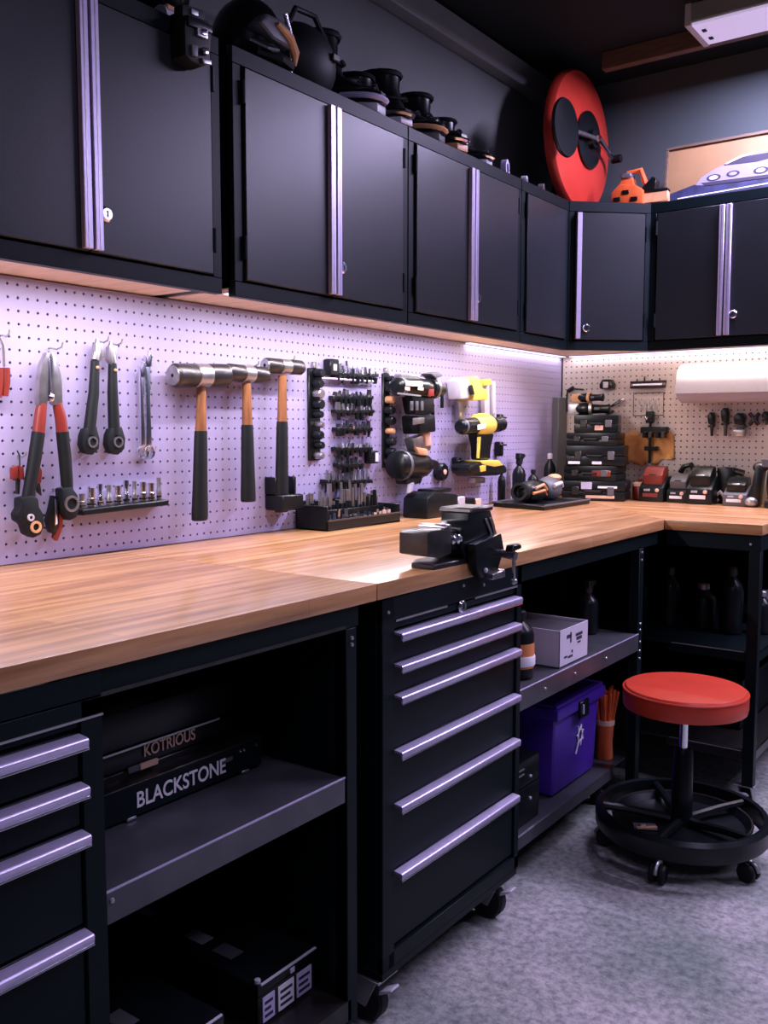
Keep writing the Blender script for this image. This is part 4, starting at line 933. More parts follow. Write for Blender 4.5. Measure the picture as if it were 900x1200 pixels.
t.p('base', MB().box(-.09, .08, -.06, .08, 0, .03), 'tool_black', .006, 2)
t.p('motor', MB().lathe([(.035, 0), (.05, .01), (.05, .12), (.035, .13)], (-.05, .02, .10), (1, 0, 0), 18), 'tool_black')
t.p('wheel', MB().lathe([(.012, 0), (.062, 0), (.062, .022), (.012, .022)], (-.085, .02, .10), (1, 0, 0), 22), 'tan_plastic')
t.p('wheel_guard', MB().tube([(-.074, .02 + .072 * math.cos(a), .10 + .072 * math.sin(a)) for a in [k * PI / 8 for k in range(0, 11)]], .012, 8), 'tool_black'); t.p('eye_shield', MB().box(-.10, -.04, -.07, -.062, .16, .19), 'grey_plastic', .002); t.p('pedestal', MB().box(-.03, .05, -.02, .05, .03, .06), 'tool_black', .004)
t = T('pot', 'small red pot with pale lid left of the red charger', 'pot', (.415, 3.89, HB), 0)
t.p('pot', MB().lathe([(.026, 0), (.030, .004), (.032, .055), (.030, .06)], (0, 0, 0), n=18), 'red_plastic'); t.p('lid', MB().lathe([(.033, .06), (.033, .072), (.02, .078)], (0, 0, 0), n=18), 'label_peach'); t.p('knob', MB().lathe([(.006, .076), (.010, .09), (.004, .095)], (0, 0, 0), n=12), 'red_plastic')

# ================================================================== bench vise
t = T('bench_vise', 'dark grey bench vise clamped over the front edge of the worktop', 'vise', (.768, 1.625, HB + .0006), LW)
pr = lambda pts, y0, y1: MB().prism(pts, y0, y1)
t.p('base', MB().prism([(.03, -.040), (.26, -.0445), (.27, .02), (.20, .045), (.08, .045), (.03, .02)], 0, .011, 'z'), 'dark_steel', .002)
mj = t.p('moving_jaw', pr([(0, .034), (.0, .080), (.012, .086), (.088, .086), (.095, .080), (.095, .030), (.05, .024)], -.043, .032), 'dark_steel', .004, 2)
t.p('jaw_plate', pr([(.072, .086), (.094, .086), (.094, .094), (.076, .094)], -.042, .031), 'steel', .0015, parent=mj)
sl = t.p('slide', pr([(.09, .034), (.18, .030), (.18, .078), (.09, .080)], -.030, .022), 'dark_steel', .004)
t.p('slot', pr([(.105, .046), (.165, .042), (.170, .056), (.165, .070), (.105, .070), (.100, .058)], -.0335, -.029), 'tool_black', .002, parent=sl)
for x, r in ((.112, .010), (.135, .012), (.160, .009)): t.p('slot_bolt', MB().lathe([(r, 0), (r, .007), (r * .5, .011)], (x, -.032, .057), (0, -1, 0), 14), 'chrome' if r > .009 else 'steel', parent=sl)
bd = t.p('body', pr([(.150, .011), (.285, .011), (.300, .040), (.288, .075), (.272, .100), (.262, .118), (.172, .118), (.168, .092), (.140, .082), (.135, .040)], -.044, .034), 'tool_black', .006, 2)
t.p('anvil', pr([(.166, .112), (.268, .112), (.272, .124), (.170, .124)], -.048, .038), 'dark_steel', .003, parent=bd)
for k in (0, 1): t.p('rib', pr([(.232 + k * .022, .096), (.242 + k * .022, .096), (.270 + k * .018, .056), (.258 + k * .018, .056)], -.048, -.0435), 'steel', .001, parent=bd)
cl = t.p('front_clamp', pr([(.150, .045), (.270, .060), (.285, .020), (.255, -.026), (.180, -.034), (.160, -.010)], -.070, -.0465), 'tool_black', .004, 2)
t.p('clamp_pin', MB().lathe([(.006, 0), (.006, .004), (.003, .006)], (.195, -.070, -.018), (0, -1, 0), 10), 'pale_plastic', parent=cl)
t.p('foot', pr([(.205, -.040), (.262, -.040), (.262, -.022), (.205, -.026)], -.086, -.0665), 'steel', .002, parent=cl)
hd = t.p('screw', MB().cyl((.278, -.066, .012), (.278, -.104, .008), .010, n=14), 'steel')
t.p('handle_bar', MB().cyl((.282, -.098, -.052), (.276, -.098, .026), .0045, n=10), 'chrome', parent=hd)
t.p('handle_knob', MB().prism([(.252, .020), (.302, .024), (.296, .036), (.258, .036)], -.108, -.088), 'tool_black', .003, parent=hd)
t.p('handle_end', MB().ell((.282, -.098, -.052), (.008, .008, .008), 10, 6), 'steel', parent=hd)

# ================================================================== things in the left bay
t = T('griddle_box', 'black tabletop griddle with white lettering on the mid shelf', 'griddle', (.625, .85, .5865), LW)
fp = t.p('front_bar', MB().box(.0, .455, -.004, .03, .002, .058), 'black_steel', .002)
t.p('top_edge', MB().box(.0, .455, -.006, .03, .058, .061), 'dark_steel', .0006, parent=fp)
t.text('lettering', 'BLACKSTONE', .039, .250, -.0052, .0285, 'label_white', parent=fp, sx=.87)
for x in (.395, .405, .44): t.p('rivet', MB().lathe([(.004, 0), (.003, .003), (.0005, .0035)], (x, -.004, .045), (0, -1, 0), 8), 'chrome', parent=fp)
t.p('badge_mark', MB().box(.34, .375, -.0048, -.004, .034, .042), 'grey_plastic', .0003, parent=fp)
t.p('foot', MB().box(.125, .145, -.005, .02, -.0015, .004), 'zinc', .001); t.p('foot', MB().box(.40, .42, -.005, .02, -.0015, .004), 'zinc', .001)
t.p('body', MB().box(.0, .45, .03, .45, .004, .075), 'black_plastic', .004)
t2 = T('tool_case', 'black hard case with peach graffiti-style lettering lying on the griddle', 'case', (.60, .86, .6630), LW)
t2.p('lower_shell', MB().box(0, .40, .0, .34, .0, .035), 'black_plastic', .006, 2); t2.p('lid', MB().box(0, .40, .0, .34, .037, .105), 'black_plastic', .010, 2)
t2.p('seam', MB().box(.0, .36, -.002, .0, .033, .0375), 'zinc', .0006)
t2.text('lettering', 'KOTRIOUS', .030, .235, -.003, .022, 'label_peach', sx=.82)
t2.p('tab', MB().box(.165, .205, -.006, .0, -.008, .003), 'label_peach', .001)
t2.p('tab_frame', MB().box(.14, .17, -.004, .0, -.008, .003), 'grey_plastic', .001)
t3 = T('caulk_gun', 'chrome-trimmed black tool lying on top of the hard case', 'tool', (.50, .99, .769), LW)
t3.p('body', MB().tube([(-.10, 0, .022), (.06, 0, .022), (.14, .02, .02)], [.02, .02, .012], 12), 'black_plastic'); t3.p('rod', MB().tube([(-.14, -.02, .038), (.10, -.02, .038)], .004, 8), 'chrome'); t3.p('plate', MB().prism([(-.02, .030), (.08, .040), (.06, .052), (.0, .044)], -.025, -.018), 'steel', .001); t3.p('grip', MB().tube([(.12, .02, .02), (.2, .04, .03), (.24, .06, .014)], .010, 8), 'black_rubber')
t4 = T('cable_coil', 'loose dark cable coil with pale plug on the hard case', 'cable', (.37, 1.19, .769), LW)
t4.p('coil', MB().tube([(.06 * math.cos(a), .06 * math.sin(a), .008 + .003 * a / 3) for a in [k * .5 for k in range(26)]], .006, 6), 'grey_plastic'); t4.p('plug', MB().box(-.03, .0, -.08, -.05, .0, .02), 'zinc', .003)
def batt_case(label, loc, labels):
    t = T('battery_case', label, 'battery', loc, LW, 'long black battery cases')
    t.p('body', MB().box(0, .165, 0, .44, 0, .062), 'black_plastic', .006, 2); t.p('lid', MB().box(-.004, .169, -.004, .444, .064, .088), 'black_plastic', .006, 2)
    t.p('lid_edge', MB().cyl((.004, -.004, .087), (.161, -.004, .087), .0028, n=8), 'pale_plastic'); t.p('end_post', MB().lathe([(.006, .085), (.006, .094), (.003, .095)], (.006, .006, 0), n=10), 'pale_plastic')
    for k, (x0, x1) in enumerate(labels):
        l_ = t.p('sticker', MB().box(x0, x1, -.0015, .001, .006, .056), 'label_lilac' if k != 1 else 'label_white', .0004)
        for j in range(3): t.p('print_line', MB().box(x0 + .005, x1 - .006 - .005 * (j % 2), -.002, -.0012, .014 + j * .013, .020 + j * .013), 'card_print', parent=l_)
    t.p('badge', MB().box(.085, .098, -.006, -.0035, .069, .080), 'pale_plastic', .001)
    for j in range(4): t.p('top_sticker', MB().box(.03 + .003 * j, .065, .10 + j * .085, .155 + j * .085, .0878, .0886), 'pale_plastic' if j % 2 else 'grey_plastic')
batt_case('long black battery case with lilac stickers on the bottom shelf by the bench leg', (.72, 1.192, .1295), [(.012, .045), (.055, .10), (.108, .152)])
batt_case('plain long black battery case on the bottom shelf beside the drawer unit', (.725, .93, .1295), [])

# ================================================================== things in the right bay
t = T('carton', 'open white carton with dark print on the grey shelf', 'box', (.787, 2.325, .5915), LW)
cw, cdp, chh = .19, .30, .105
t.p('walls', MB().box(0, cw, 0, .003, 0, chh).box(0, cw, cdp - .003, cdp, 0, chh).box(0, .003, 0, cdp, 0, chh).box(cw - .003, cw, 0, cdp, 0, chh).box(0, cw, 0, cdp, 0, .003), 'card_white', .0006)
t.p('flap', MB().box(.002, cw - .002, .003, cdp * .5, chh - .012, chh - .009), 'grey_plastic'); t.p('flap', MB().box(.002, cw - .002, cdp * .55, cdp - .003, chh - .02, chh - .017), 'grey_plastic')
for (x0, x1, z0, z1) in ((.045, .075, .075, .085), (.068, .076, .060, .09), (.105, .150, .072, .080), (.11, .146, .060, .069), (.118, .138, .05, .055), (.055, .085, .018, .024), (.078, .086, .030, .038), (.03, .05, .022, .027)):
    t.p('print', MB().box(x0, x1, -.0008, .0005, z0, z1), 'card_print')
t = bottle('black bottle with orange and white label on the grey shelf beside the tool chest', (.735, 2.185, .5915), .040, .19, band='label_orange'); t.p('label_panel', MB().lathe([(.0432, .035), (.0436, .036), (.0436, .06), (.0432, .061)], (0, 0, 0), n=16), 'label_white')
t = T('cable', 'pale grey cable curled on the grey shelf behind the black bottle', 'cable', (.60, 2.20, .5915), LW)
t.p('cord', MB().tube([(-.04, 0, .10), (.0, 0, .12), (.05, 0, .115), (.09, 0, .10), (.06, .02, .06), (.0, .02, .03), (-.03, .02, .006)], .006, 8), 'pale_plastic'); t.p('plug', MB().box(-.06, -.03, -.012, .012, .09, .11), 'zinc', .003)
bottle('dark bottle with chrome forked lever at the far end of the grey shelf', (.66, 2.80, .5915), .035, .16, spray=True, cap='dark_steel')
for k, (x, y, lb) in enumerate(((.45, 2.35, 'dark canister at the rear of the grey shelf behind the carton'), (.42, 2.62, 'tall dark canister at the rear of the grey shelf'))): bottle(lb, (x, y, .5915), .045, .19 + .03 * k)
# purple bin
t = T('storage_bin', 'purple plastic storage bin with white emblem on the bottom shelf', 'bin', (.69, 2.51, .1295), LW)
bw, bd_, bh = .335, .34, .295
def taper(z, k): 
    i = .012 * (1 - z / bh); return [(i - k, i - k), (bw - i + k, i - k), (bw - i + k, bd_ - i + k), (i - k, bd_ - i + k)]
mb = MB(); lo, hi = taper(0, 0), taper(bh - .03, 0)
mb.add([(*p, 0) for p in lo] + [(*p, bh - .03) for p in hi], [(3, 2, 1, 0), (0, 1, 5, 4), (1, 2, 6, 5), (2, 3, 7, 6), (3, 0, 4, 7), (4, 5, 6, 7)])
t.p('tub', mb, 'purple_plastic', .014, 3)
ld = t.p('lid', MB().box(-.012, bw + .012, -.014, bd_ + .012, bh - .048, bh - .012).box(-.006, bw + .006, -.008, bd_ + .006, bh - .012, bh), 'purple_plastic', .006, 2)
t.p('latch', MB().box(bw * .40, bw * .60, -.022, -.012, bh - .075, bh - .02), 'black_plastic', .003, parent=ld); t.p('latch_pin', MB().box(bw * .44, bw * .46, -.026, -.021, bh - .06, bh - .03), 'label_lilac', .001, parent=ld)
em = MB(); ex, ez = bw * .56, bh * .52
for k in range(7):
    a = k * 2 * PI / 7 + .3; a2 = a + 1.9
    em.tube([(ex + .026 * math.cos(a), .002, ez + .034 * math.sin(a)), (ex + .020 * math.cos(a2), .002, ez + .026 * math.sin(a2))], .0022, 5)
em.tube([(ex - .03, .003, ez - .055), (ex - .012, .002, ez - .02)], .0026, 5)
t.p('emblem', em, 'label_white')
# orange-red brush
t = T('hand_brush', 'orange-red hand brush standing bristles up beside the purple bin', 'brush', (.665, 2.955, .1295), LW)
t.p('handle', MB().tube([(.0, 0, 0), (.0, 0, .06), (.0, 0, .12)], [.028, .026, .030], 14), 'orange_plastic')
t.p('ferrule', MB().lathe([(.032, .118), (.032, .134)], (0, 0, 0), n=14), 'label_peach')
bz = MB()
for k in range(26):
    a = k * 2.4; r = .004 * math.sqrt(k) * 1.3
    bz.tube([(r * math.cos(a), r * math.sin(a), .13), (r * 2.0 * math.cos(a) + .004, r * 1.6 * math.sin(a), .235 + .01 * math.sin(k * 3))], .0045, 5)
stuff(t.p('bristles', bz, 'orange_plastic'))
t = T('tool_case', 'black case with chrome trim lines on the bottom shelf beside the tool chest', 'case', (.70, 2.12, .1295), LW)
t.p('lower_shell', MB().box(0, .27, 0, .36, 0, .11), 'black_plastic', .006, 2); t.p('lid', MB().box(0, .27, 0, .36, .112, .19), 'black_plastic', .008, 2)
for z in (.165, .150): t.p('trim_line', MB().box(.03, .17, -.003, .001, z, z + .004), 'zinc', .0006)
for x, z in ((.02, .14), (.21, .135), (.07, .07), (.10, .075), (.13, .082), (.21, .07)): t.p('rivet', MB().lathe([(.005, 0), (.004, .004), (.001, .005)], (x, 0, z), (0, -1, 0), 8), 'pale_plastic')

# ================================================================== things under the wing
for k, (x, y, z, r, h_, lb) in enumerate(((.60, 3.40, .5305, .04, .19, 'dark jar on the wing shelf nearest the corner post'), (.74, 3.36, .5305, .035, .23, 'taller dark bottle on the wing shelf'), (.85, 3.40, .5305, .045, .17, 'wide dark jar in the middle of the wing shelf'),
        (.96, 3.36, .5305, .04, .25, 'tallest dark bottle on the wing shelf'), (1.05, 3.42, .5305, .032, .16, 'small dark jar on the wing shelf by the bench end'))):
    bottle(lb, (x, y, z), r, h_, cap='dark_steel' if k % 2 else 'zinc', group='dark bottles under the short worktop')
t = T('folded_tarp', 'grey folded tarp lying on the wing shelf at the bench end', 'tarp', (1.02, 3.72, .5305), 0)
t.p('fold', MB().box(-.06, .09, -.16, .16, 0, .05), 'grey_plastic', .018, 3); t.p('fold', MB().box(-.05, .085, -.15, .15, .05, .10), 'grey_plastic', .020, 3); t.p('strap', MB().box(-.062, .094, -.02, .02, -.0, .104), 'zinc', .002)
t = T('storage_crate', 'low black crate on the lower wing shelf behind the stool', 'crate', (.86, 3.50, .2005), 0)
t.p('crate', MB().box(-.16, .16, -.20, .20, 0, .01).box(-.16, .16, -.20, -.194, 0, .17).box(-.16, .16, .194, .20, 0, .17).box(-.16, -.154, -.2, .2, 0, .17).box(.154, .16, -.2, .2, 0, .17), 'black_plastic', .003); t.p('rim', MB().tube([(-.16, -.2, .17), (.16, -.2, .17), (.16, .2, .17), (-.16, .2, .17)], .006, 6, True), 'black_rubber')

# ================================================================== stool
SC = PX(797, 958, 2, .10) + Vector((.01, -.02, 0))
t = T('work_stool', 'red round-seated rolling work stool with black tray base', 'stool', (SC.x, SC.y, 0), .35)
SR = .176
SZ = .040
st = t.p('seat', MB().lathe([(SR * .90, .400 + SZ), (SR * .985, .404 + SZ), (SR, .415 + SZ), (SR, .445 + SZ), (SR * .985, .457 + SZ), (SR * .95, .464 + SZ), (SR * .7, .468 + SZ), (.001, .469 + SZ)], (0, 0, 0), n=56), 'red_vinyl')
t.p('piping', MB().tube([(SR * .99 * math.cos(a * PI / 24), SR * .99 * math.sin(a * PI / 24), .455 + SZ) for a in range(48)], .0035, 6, True), 'red_vinyl', parent=st)
t.p('seat_plate', MB().lathe([(.09, .388 + SZ), (.10, .392 + SZ), (.10, .401 + SZ)], (0, 0, 0), n=24), 'black_steel')
t.p('piston', MB().cyl((0, 0, .30), (0, 0, .390 + SZ), .012, n=16), 'chrome')
t.p('column', MB().lathe([(.036, .075), (.032, .10), (.028, .31), (.022, .32)], (0, 0, 0), n=20), 'black_plastic')
BR = .238
t.p('ring', MB().lathe([(BR - .012, .078), (BR + .004, .078), (BR + .010, .088), (BR + .010, .128), (BR, .140), (BR - .012, .138), (BR - .014, .128), (BR - .012, .078)], (0, 0, 0), n=48), 'black_plastic')
t.p('tray', MB().lathe([(.03, .088), (BR - .055, .088), (BR - .04, .098), (BR - .038, .112), (BR - .046, .112), (BR - .060, .094), (.03, .094)], (0, 0, 0), n=40), 'black_plastic')
t.p('tray_rim', MB().tube([((BR - .042) * math.cos(a * PI / 24), (BR - .042) * math.sin(a * PI / 24), .113) for a in range(48)], .0045, 6, True), 'dark_steel')
for k in range(5):
    a = k * 2 * PI / 5 - .62; ca, sa = math.cos(a), math.sin(a)
    t.p('spoke', MB().tube([(.03 * ca, .03 * sa, .105), (.14 * ca, .14 * sa, .118), ((BR - .01) * ca, (BR - .01) * sa, .122)], [.014, .012, .012], 8), 'black_plastic')
    cx_, cy_ = BR * .86 * ca, BR * .86 * sa
    c = t.p('caster', MB().cyl((cx_, cy_, .05), (cx_, cy_, .090), .008, n=10), 'zinc')
    tx, ty = -sa, ca
    M_ = Matrix.Translation((cx_ + .012 * ca, cy_ + .012 * sa, .0)) @ Matrix.Rotation(a, 4, 'Z')
    for s in (-1, 1):
        wh = MB().lathe([(.006, -.008), (.024, -.008), (.027, -.004), (.027, .004), (.024, .008), (.006, .008)], (0, s * .013, .027), (0, 1, 0), 18).xf(M_); t.p('wheel', wh, 'black_rubber', parent=c)
    t.p('hood', MB().tube([(.030 * math.cos(q_), 0, .029 + .030 * math.sin(q_)) for q_ in [PI * .05 + k2 * PI * .9 / 8 for k2 in range(9)]], .0055, 8).xf(M_), 'zinc', parent=c)
PA = T('paper_offcut', 'pale folded card with tan edge lying in the stool tray', 'card', (SC.x - .072, SC.y - .095, .0955), .5)
PA.p('sheet', MB().box(-.035, .03, -.022, .022, .0, .003), 'grey_plastic', .0006); PA.p('tan_strip', MB().box(-.03, .03, -.022, -.012, .003, .009, Matrix.Rotation(.2, 3, 'Z')), 'tan_plastic', .001); PA.p('clip', MB().box(-.02, .0, -.008, .006, .003, .009), 'zinc', .002)

# ================================================================== things on top of the wall cabinets
ZT2 = C1 + .0005
# red reel
rc = PX(690, 157, 0, .235)
t = T('cord_reel', 'large red disc-sided reel with black hub and chrome crank on the corner cabinet', 'reel', (.215, rc.y, ZT2), LW)
RR = .284; zc = .2845
t.p('flange', MB().lathe([(RR * .92, -.055), (RR, -.045), (RR, -.022), (RR * .965, -.008), (RR * .6, .012), (RR * .45, .016)], (0, 0, zc), (0, -1, 0), 56), 'red_paint')
hb = t.p('hub', MB().lathe([(RR * .40, .012), (RR * .40, .026), (RR * .34, .030), (RR * .14, .030), (RR * .12, .05)], (0, 0, zc), (0, -1, 0), 36), 'tool_black')
t.p('axle', MB().cyl((0, -.03, zc), (0, -.06, zc), .013, n=14), 'steel', parent=hb)
t.p('link_bar', MB().tube([(0, -.052, zc), (-.12, -.054, zc - .012), (-.335, -.066, zc - .045)], .009, 10), 'steel')
t.p('outer_disc', MB().lathe([(RR * .10, .060), (RR * .37, .065), (RR * .385, .072), (RR * .37, .080), (RR * .12, .086)], (-.335, 0, zc - .045), (0, -1, 0), 36), 'tool_black')
t.p('crank_arm', MB().tube([(.0, -.06, zc), (.08, -.055, zc - .015), (.19, -.05, zc - .04)], [.016, .012, .010], 10), 'chrome')
t.p('crank_knob', MB().cyl((.19, -.045, zc - .04), (.19, -.085, zc - .04), .017, n=14), 'tool_black')
for k in range(3): t.p('rivet', MB().lathe([(.004, 0), (.004, .004)], (.02, .002 + .004 * k, zc - .16 - .028 * k), (0, -1, 0), 8), 'black_steel')
t.p('foot', MB().box(-.09, .09, .045, .115, -.0005, .03), 'black_steel', .004); t.p('drum', MB().cyl((0, .055, zc), (0, .10, zc), .12, n=28), 'tool_black')
t.p('stand', MB().prism([(-.08, .02), (.08, .02), (.03, zc), (-.03, zc)], .098, .112), 'black_steel', .002)
# orange tool
t = T('chainsaw', 'orange tool with black fittings and a tan bar beside the red reel', 'power tool', (.435, 3.775, ZT2), .12)
t.p('body', MB().prism([(-.11, 0), (.02, 0), (.02, .06), (-.02, .085), (-.08, .09), (-.11, .06)], -.06, .04), 'orange_plastic', .008, 2)
t.p('shoulder', MB().prism([(-.09, .08), (-.02, .075), (-.03, .12), (-.07, .115)], -.045, .02), 'orange_plastic', .006, 2)
t.p('top_handle', MB().tube([(-.06, -.02, .10), (-.05, -.02, .14), (.0, -.02, .145), (.02, -.02, .09), (.03, -.02, .05)], .011, 8), 'orange_plastic'); t.p('grey_cap', MB().box(-.075, -.03, -.05, .01, .11, .135), 'grey_plastic', .006)
t.p('guide_bar', MB().box(.01, .115, -.035, .0, .005, .05), 'tan_plastic', .004); t.p('bar_edge', MB().box(.01, .115, -.038, .003, .050, .06), 'black_plastic', .002)
t.p('black_guard', MB().prism([(.0, .06), (.06, .06), (.07, .10), (.05, .11), (.02, .08)], -.04, .02), 'tool_black', .003)
for x, z in ((-.085, .03), (-.05, .055), (-.015, .025)): t.p('vent', MB().box(x - .014, x + .014, -.063, -.058, z - .008, z + .008), 'tool_black', .001)
# framed picture
pc = T('framed_picture', 'framed picture of a pale car on a tan background leaning above the back cabinets', 'picture', (.505, 3.835, ZT2), 0)
pw, ph = .62, .245; lean = Matrix.Rotation(-.13, 4, 'X')
fr = MB(); k = .012
for (a, b_, c_, d) in ((0, pw, 0, k), (0, pw, ph - k, ph), (0, k, k, ph - k), (pw - k, pw, k, ph - k)): fr.box(a, b_, -.012, .008, c_, d)
pc.p('frame', fr.xf(lean), 'brown_wood', .0015)
pc.p('canvas', MB().box(k, pw - k, -.004, .004, k, ph - k).xf(lean), 'picture_sky')
def art(nm, pts, m, lay): return pc.p(nm, MB().prism(pts, -.004 - .0008 * lay, -.0035).xf(lean), m, smooth=False)
art('ground', [(k, k), (pw - k, k), (pw - k, .085), (.30, .080), (.12, .075), (.05, .058), (k, .050)], 'picture_ground', 1)
art('car_body', [(.13, .072), (.15, .10), (.20, .125), (.27, .150), (.33, .165), (.42, .168), (.52, .160), (.60, .13), (.606, .07), (.40, .062), (.2, .062)], 'picture_car', 2)
art('windscreen', [(.235, .135), (.31, .156), (.41, .158), (.45, .138), (.36, .128)], 'card_print', 3)
art('roof_line', [(.24, .140), (.30, .163), (.42, .170), (.42, .166), (.31, .158), (.25, .138)], 'label_white', 4)
for (x, z, r) in ((.20, .092, .022), (.275, .096, .020), (.38, .092, .022), (.46, .09, .022)):
    art('lamp', [(x + r * 1.3 * math.cos(a * PI / 6), z + r * .62 * math.sin(a * PI / 6)) for a in range(12)], 'card_print', 3)
    art('lamp_glass', [(x + r * .8 * math.cos(a * PI / 6), z + r * .36 * math.sin(a * PI / 6)) for a in range(12)], 'label_white' if r > .021 else 'picture_car', 4)
art('bumper', [(.15, .078), (.45, .070), (.606, .074), (.606, .066), (.4, .058), (.17, .064)], 'card_print', 3)
art('white_line', [(.06, .030), (.60, .044), (.60, .040), (.06, .026)], 'label_white', 2)

# dark gear along the top of the left cabinets
def boot(label, y, x, s, rz, sole, seed):
    t = T('boot', label, 'boot', (x, y, ZT2), LW + rz, 'dark boots on top of the wall cabinets')
    rnd = random.Random(seed)
    so = [(-.045, .12), (-.05, .0), (-.042, -.08), (-.02, -.115), (.02, -.115), (.042, -.08), (.05, .0), (.045, .12), (.0, .14)]
    t.p('sole', MB().prism([(a * s, b_ * s) for a, b_ in so], 0, .022 * s, 'z'), sole, .004, 2)
    mb = MB(); P = []; n = 14
    rings = [(.022, .0, .047, .125), (.05, .0, .048, .122), (.075, .025, .044, .095), (.11, .055, .042, .065), (.17, .065, .043, .058), (.21, .065, .046, .060)]
    for (z, cy, rx, ry) in rings:
        for i in range(n):
            an = 2 * PI * i / n; P.append((rx * s * math.cos(an), (cy + ry * math.sin(an)) * s, z * s))
    Fc = [(j * n + i, j * n + (i + 1) % n, (j + 1) * n + (i + 1) % n, (j + 1) * n + i) for j in range(len(rings) - 1) for i in range(n)]
    Fc += [tuple(range(n)), tuple((len(rings) - 1) * n + i for i in range(n))]
    t.p('upper', mb.add(P, Fc), 'tool_black')
    for k in range(3):      # straps over the instep with their buckles
        z, cy, rx, ry = [(.062, .012, .047, .110), (.092, .040, .0445, .082), (.140, .060, .0435, .063)][k]
        arc = [((rx + .002) * s * math.cos(a), (cy + (ry + .002) * math.sin(a)) * s, z * s + .004 * math.sin(-a * 2)) for a in [PI + PI * i / 10 for i in range(11)]]
        st_ = t.p('strap', MB().tube(arc, .0055, 6), 'black_rubber' if k % 2 else 'dark_steel')
        bx = (rnd.random() - .3) * .03 * s; by = (cy - ry * math.sqrt(max(.05, 1 - (bx / (rx * s)) ** 2)) - .006) * s
        t.p('buckle', MB().ring(.006, .011, -.004, .004, (bx, by, z * s), (rnd.uniform(-.3, .3), -1, .3), 10), 'chrome', parent=st_)
    glint_arc = [((.0505) * s * math.cos(a), (-.0 + .124 * math.sin(a)) * s, (.03 + .012 * abs(math.cos(a))) * s) for a in [PI * 1.08 + PI * .84 * i / 10 for i in range(11)]]
    t.p('toe_glint', MB().tube(glint_arc, .0075 * s, 6), ['chrome', 'label_lilac', 'steel', 'tan_plastic', 'chrome'][seed % 5])  # pale arc added as a highlight along the toe
    t.e.scale = (1, 1, (.72, .95, .66, .88, .78)[seed % 5])
    t.p('side_plate', MB().box(-.0475 * s, -.040 * s, .0, .07 * s, .055 * s, .10 * s), 'steel' if seed % 2 else 'grey_plastic', .004)
    t.p('cuff', MB().tube([(.046 * s * math.cos(a), (.065 + .060 * math.sin(a)) * s, .21 * s) for a in [i * PI / 8 for i in range(16)]], .008 * s, 6, True), 'black_rubber')
    return t
boot('dark buckled boot with pale sole standing left in the row on the cabinets', 2.215, .10, 1.25, .15, 'pale_plastic', 1)
boot('dark buckled boot with pale sole next to the rounded bag on the cabinets', 2.37, .10, 1.3, -.1, 'pale_plastic', 2)
boot('dark buckled boot standing in the middle of the row on the cabinets', 2.535, .10, 1.25, .2, 'grey_plastic', 3)
boot('dark buckled boot with tan sole in the row on the cabinets', 2.70, .10, 1.3, -.15, 'tan_plastic', 4)
boot('dark buckled boot at the far end of the row on the cabinets', 2.87, .10, 1.15, .1, 'pale_plastic', 5)
# visor helmet
t = T('helmet', 'dark helmet with tan-trimmed opening on the cabinet above the hammers', 'helmet', (.13, 1.80, ZT2), LW)
sh_ = MB().ell((0, 0, .085), (.085, .10, .105), 24, 14, -.8, 1.)
t.p('shell', sh_, 'tool_black')
t.p('visor', MB().prism([(-.07, .085), (-.045, .115), (.02, .118), (.065, .085), (.05, .055), (-.02, .06)], -.115, -.06), 'grey_plastic', .012, 3)
t.p('tan_trim', MB().tube([(-.01, -.118, .098), (.035, -.118, .080), (.065, -.11, .052), (.078, -.095, .03)], [.006, .011, .011, .006], 8), 'tan_plastic')
t.p('chin_bar', MB().tube([(-.085, -.04, .03), (-.06, -.095, .022), (.0, -.115, .02), (.06, -.095, .022), (.085, -.04, .03)], .014, 8), 'tool_black')
t.p('chrome_strap', MB().tube([(.05, -.09, .15), (.075, -.085, .11), (.088, -.075, .06), (.09, -.07, .02)], .006, 8), 'chrome'); t.p('chrome_strap', MB().tube([(-.08, -.09, .045), (-.05, -.12, .028), (-.02, -.128, .03)], .007, 8), 'chrome')
t = T('duffel_bag', 'rounded black bag bulging on top of the cabinet above the hammers', 'bag', (.11, 2.02, ZT2), LW)
t.p('bag', MB().ell((0, 0, .098), (.12, .10, .11), 22, 12, -.88, 1.), 'black_rubber'); t.p('strap', MB().tube([(-.09, -.04, .16), (-.04, -.03, .23), (.04, -.03, .235), (.09, -.04, .16)], .008, 8), 'black_rubber'); t.p('buckle', MB().box(.03, .06, -.105, -.09, .10, .12), 'dark_steel', .003)
# goggles and small bits toward the corner
for k, (y, lb, m) in enumerate(((3.05, 'pale-rimmed goggles lying near the end of the cabinet tops', 'label_lilac'), (3.20, 'small pale clip lying on the narrow cabinet', 'pale_plastic'), (3.34, 'small grey reel-side fitting lying on the narrow cabinet', 'zinc'))):
    t = T('goggles' if k == 0 else 'fitting', lb, 'goggles' if k == 0 else 'fitting', (.20, y, ZT2), LW)
    r = .032 if k == 0 else .02
    t.p('rim', MB().ring(r * .6, r, -.01, .01, (0, 0, r), (0.3, -1, 0), 18), m); t.p('lens' if k == 0 else 'core', MB().lathe([(r * .6, -.002), (r * .6, .002)], (0, 0, r), (.3, -1, 0), 18), 'tool_black')
    t.p('strap', MB().tube([(r * .9, 0, r), (r * 1.6, .03, r * 1.4), (r * 1.2, .06, r * .6)], .006, 6), 'tool_black')
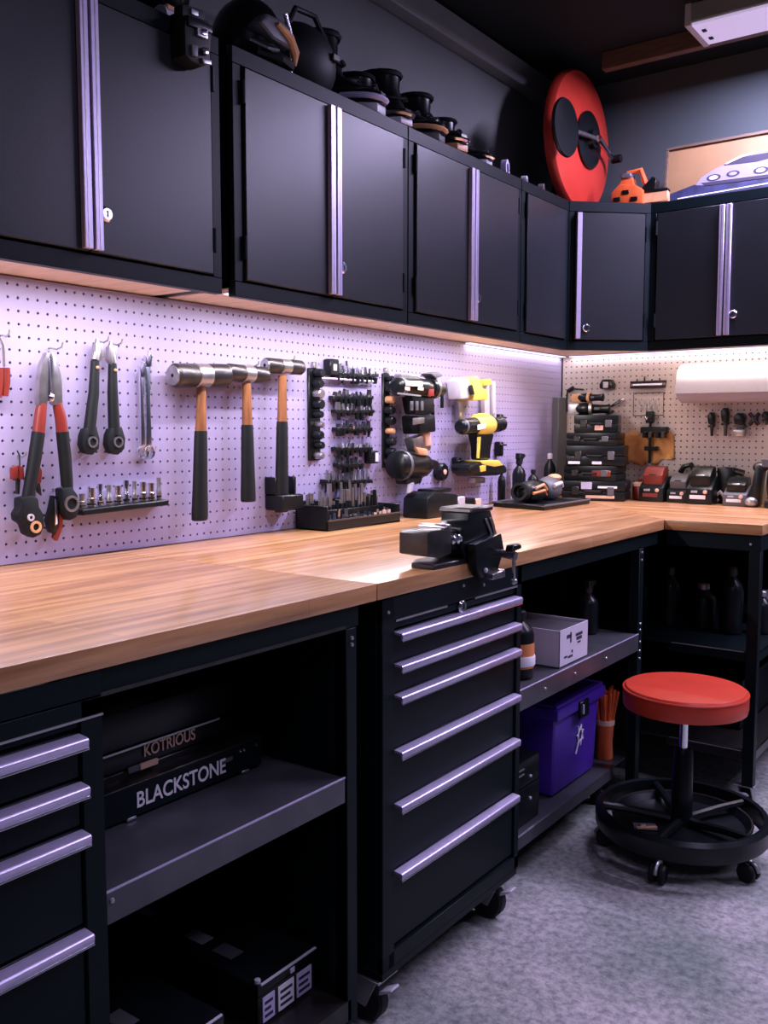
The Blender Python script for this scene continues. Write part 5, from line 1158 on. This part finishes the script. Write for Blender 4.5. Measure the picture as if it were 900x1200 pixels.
# buckled pouch hanging over the first cabinet
t = T('gear_pouch', 'black pouch with chrome buckles hanging over the first cabinet door', 'pouch', (CD + .022, 0, 0), LW)
Q = lambda u, v: t.q(u, v, .03)
def pb(nm, pts, y0, y1, m, bev=.004, par=None): return t.p(nm, MB().prism([Q(u, v) for u, v in pts], y0, y1), m, bev, 2, parent=par)
bdy = pb('pouch', [(214, 18), (240, 26), (243, 40), (241, 76), (232, 80), (220, 74), (212, 66), (211, 30)], -.045, -.001, 'black_rubber', .006)
pb('flap', [(213, 20), (241, 33), (241, 42), (213, 32)], -.052, -.044, 'tool_black', .002, bdy)
pb('buckle_frame', [(224, 33), (236, 37), (236, 49), (224, 44)], -.052, -.044, 'zinc', .002, bdy); pb('buckle_bar', [(227, 37), (233, 39), (233, 45), (227, 43)], -.056, -.050, 'chrome', .001, bdy)
pb('lower_clip', [(229, 58), (236, 60), (235, 68), (230, 66)], -.056, -.044, 'chrome', .003, bdy); pb('lower_clip', [(229, 70), (240, 73), (240, 79), (231, 77)], -.052, -.044, 'steel', .002, bdy)
pb('side_pad', [(217, 54), (225, 56), (224, 70), (218, 67)], -.052, -.044, 'grey_plastic', .003, bdy)
pb('top_loop', [(223, 10), (231, 14), (231, 20), (223, 17)], -.035, -.015, 'zinc', .002, bdy); pb('strap', [(214, 4), (240, 12), (240, 28), (214, 20)], -.03, -.001, 'black_rubber', .003, bdy)
b_ = Q(226, 4); t.p('over_strap', MB().box(b_[0] - .02, b_[0] + .02, -.012, .10, ZT2, ZT2 + .008), 'black_rubber', .002)
b_ = Q(256, 10)
t = T('roller_skate', 'pale-wheeled dark skate lying on top of the first cabinet', 'skate', (.10, 1.545, ZT2), LW)
t.p('boot', MB().ell((-.02, 0, .11), (.07, .10, .07), 16, 10), 'tool_black'); t.p('plate', MB().box(-.06, .05, -.09, .09, .04, .055), 'tan_plastic', .003)
for x in (-.05, .04):
    for y in (-.065, .06): t.p('wheel', MB().cyl((x - .014, y, .028), (x + .014, y, .028), .028, n=18), 'pale_plastic')
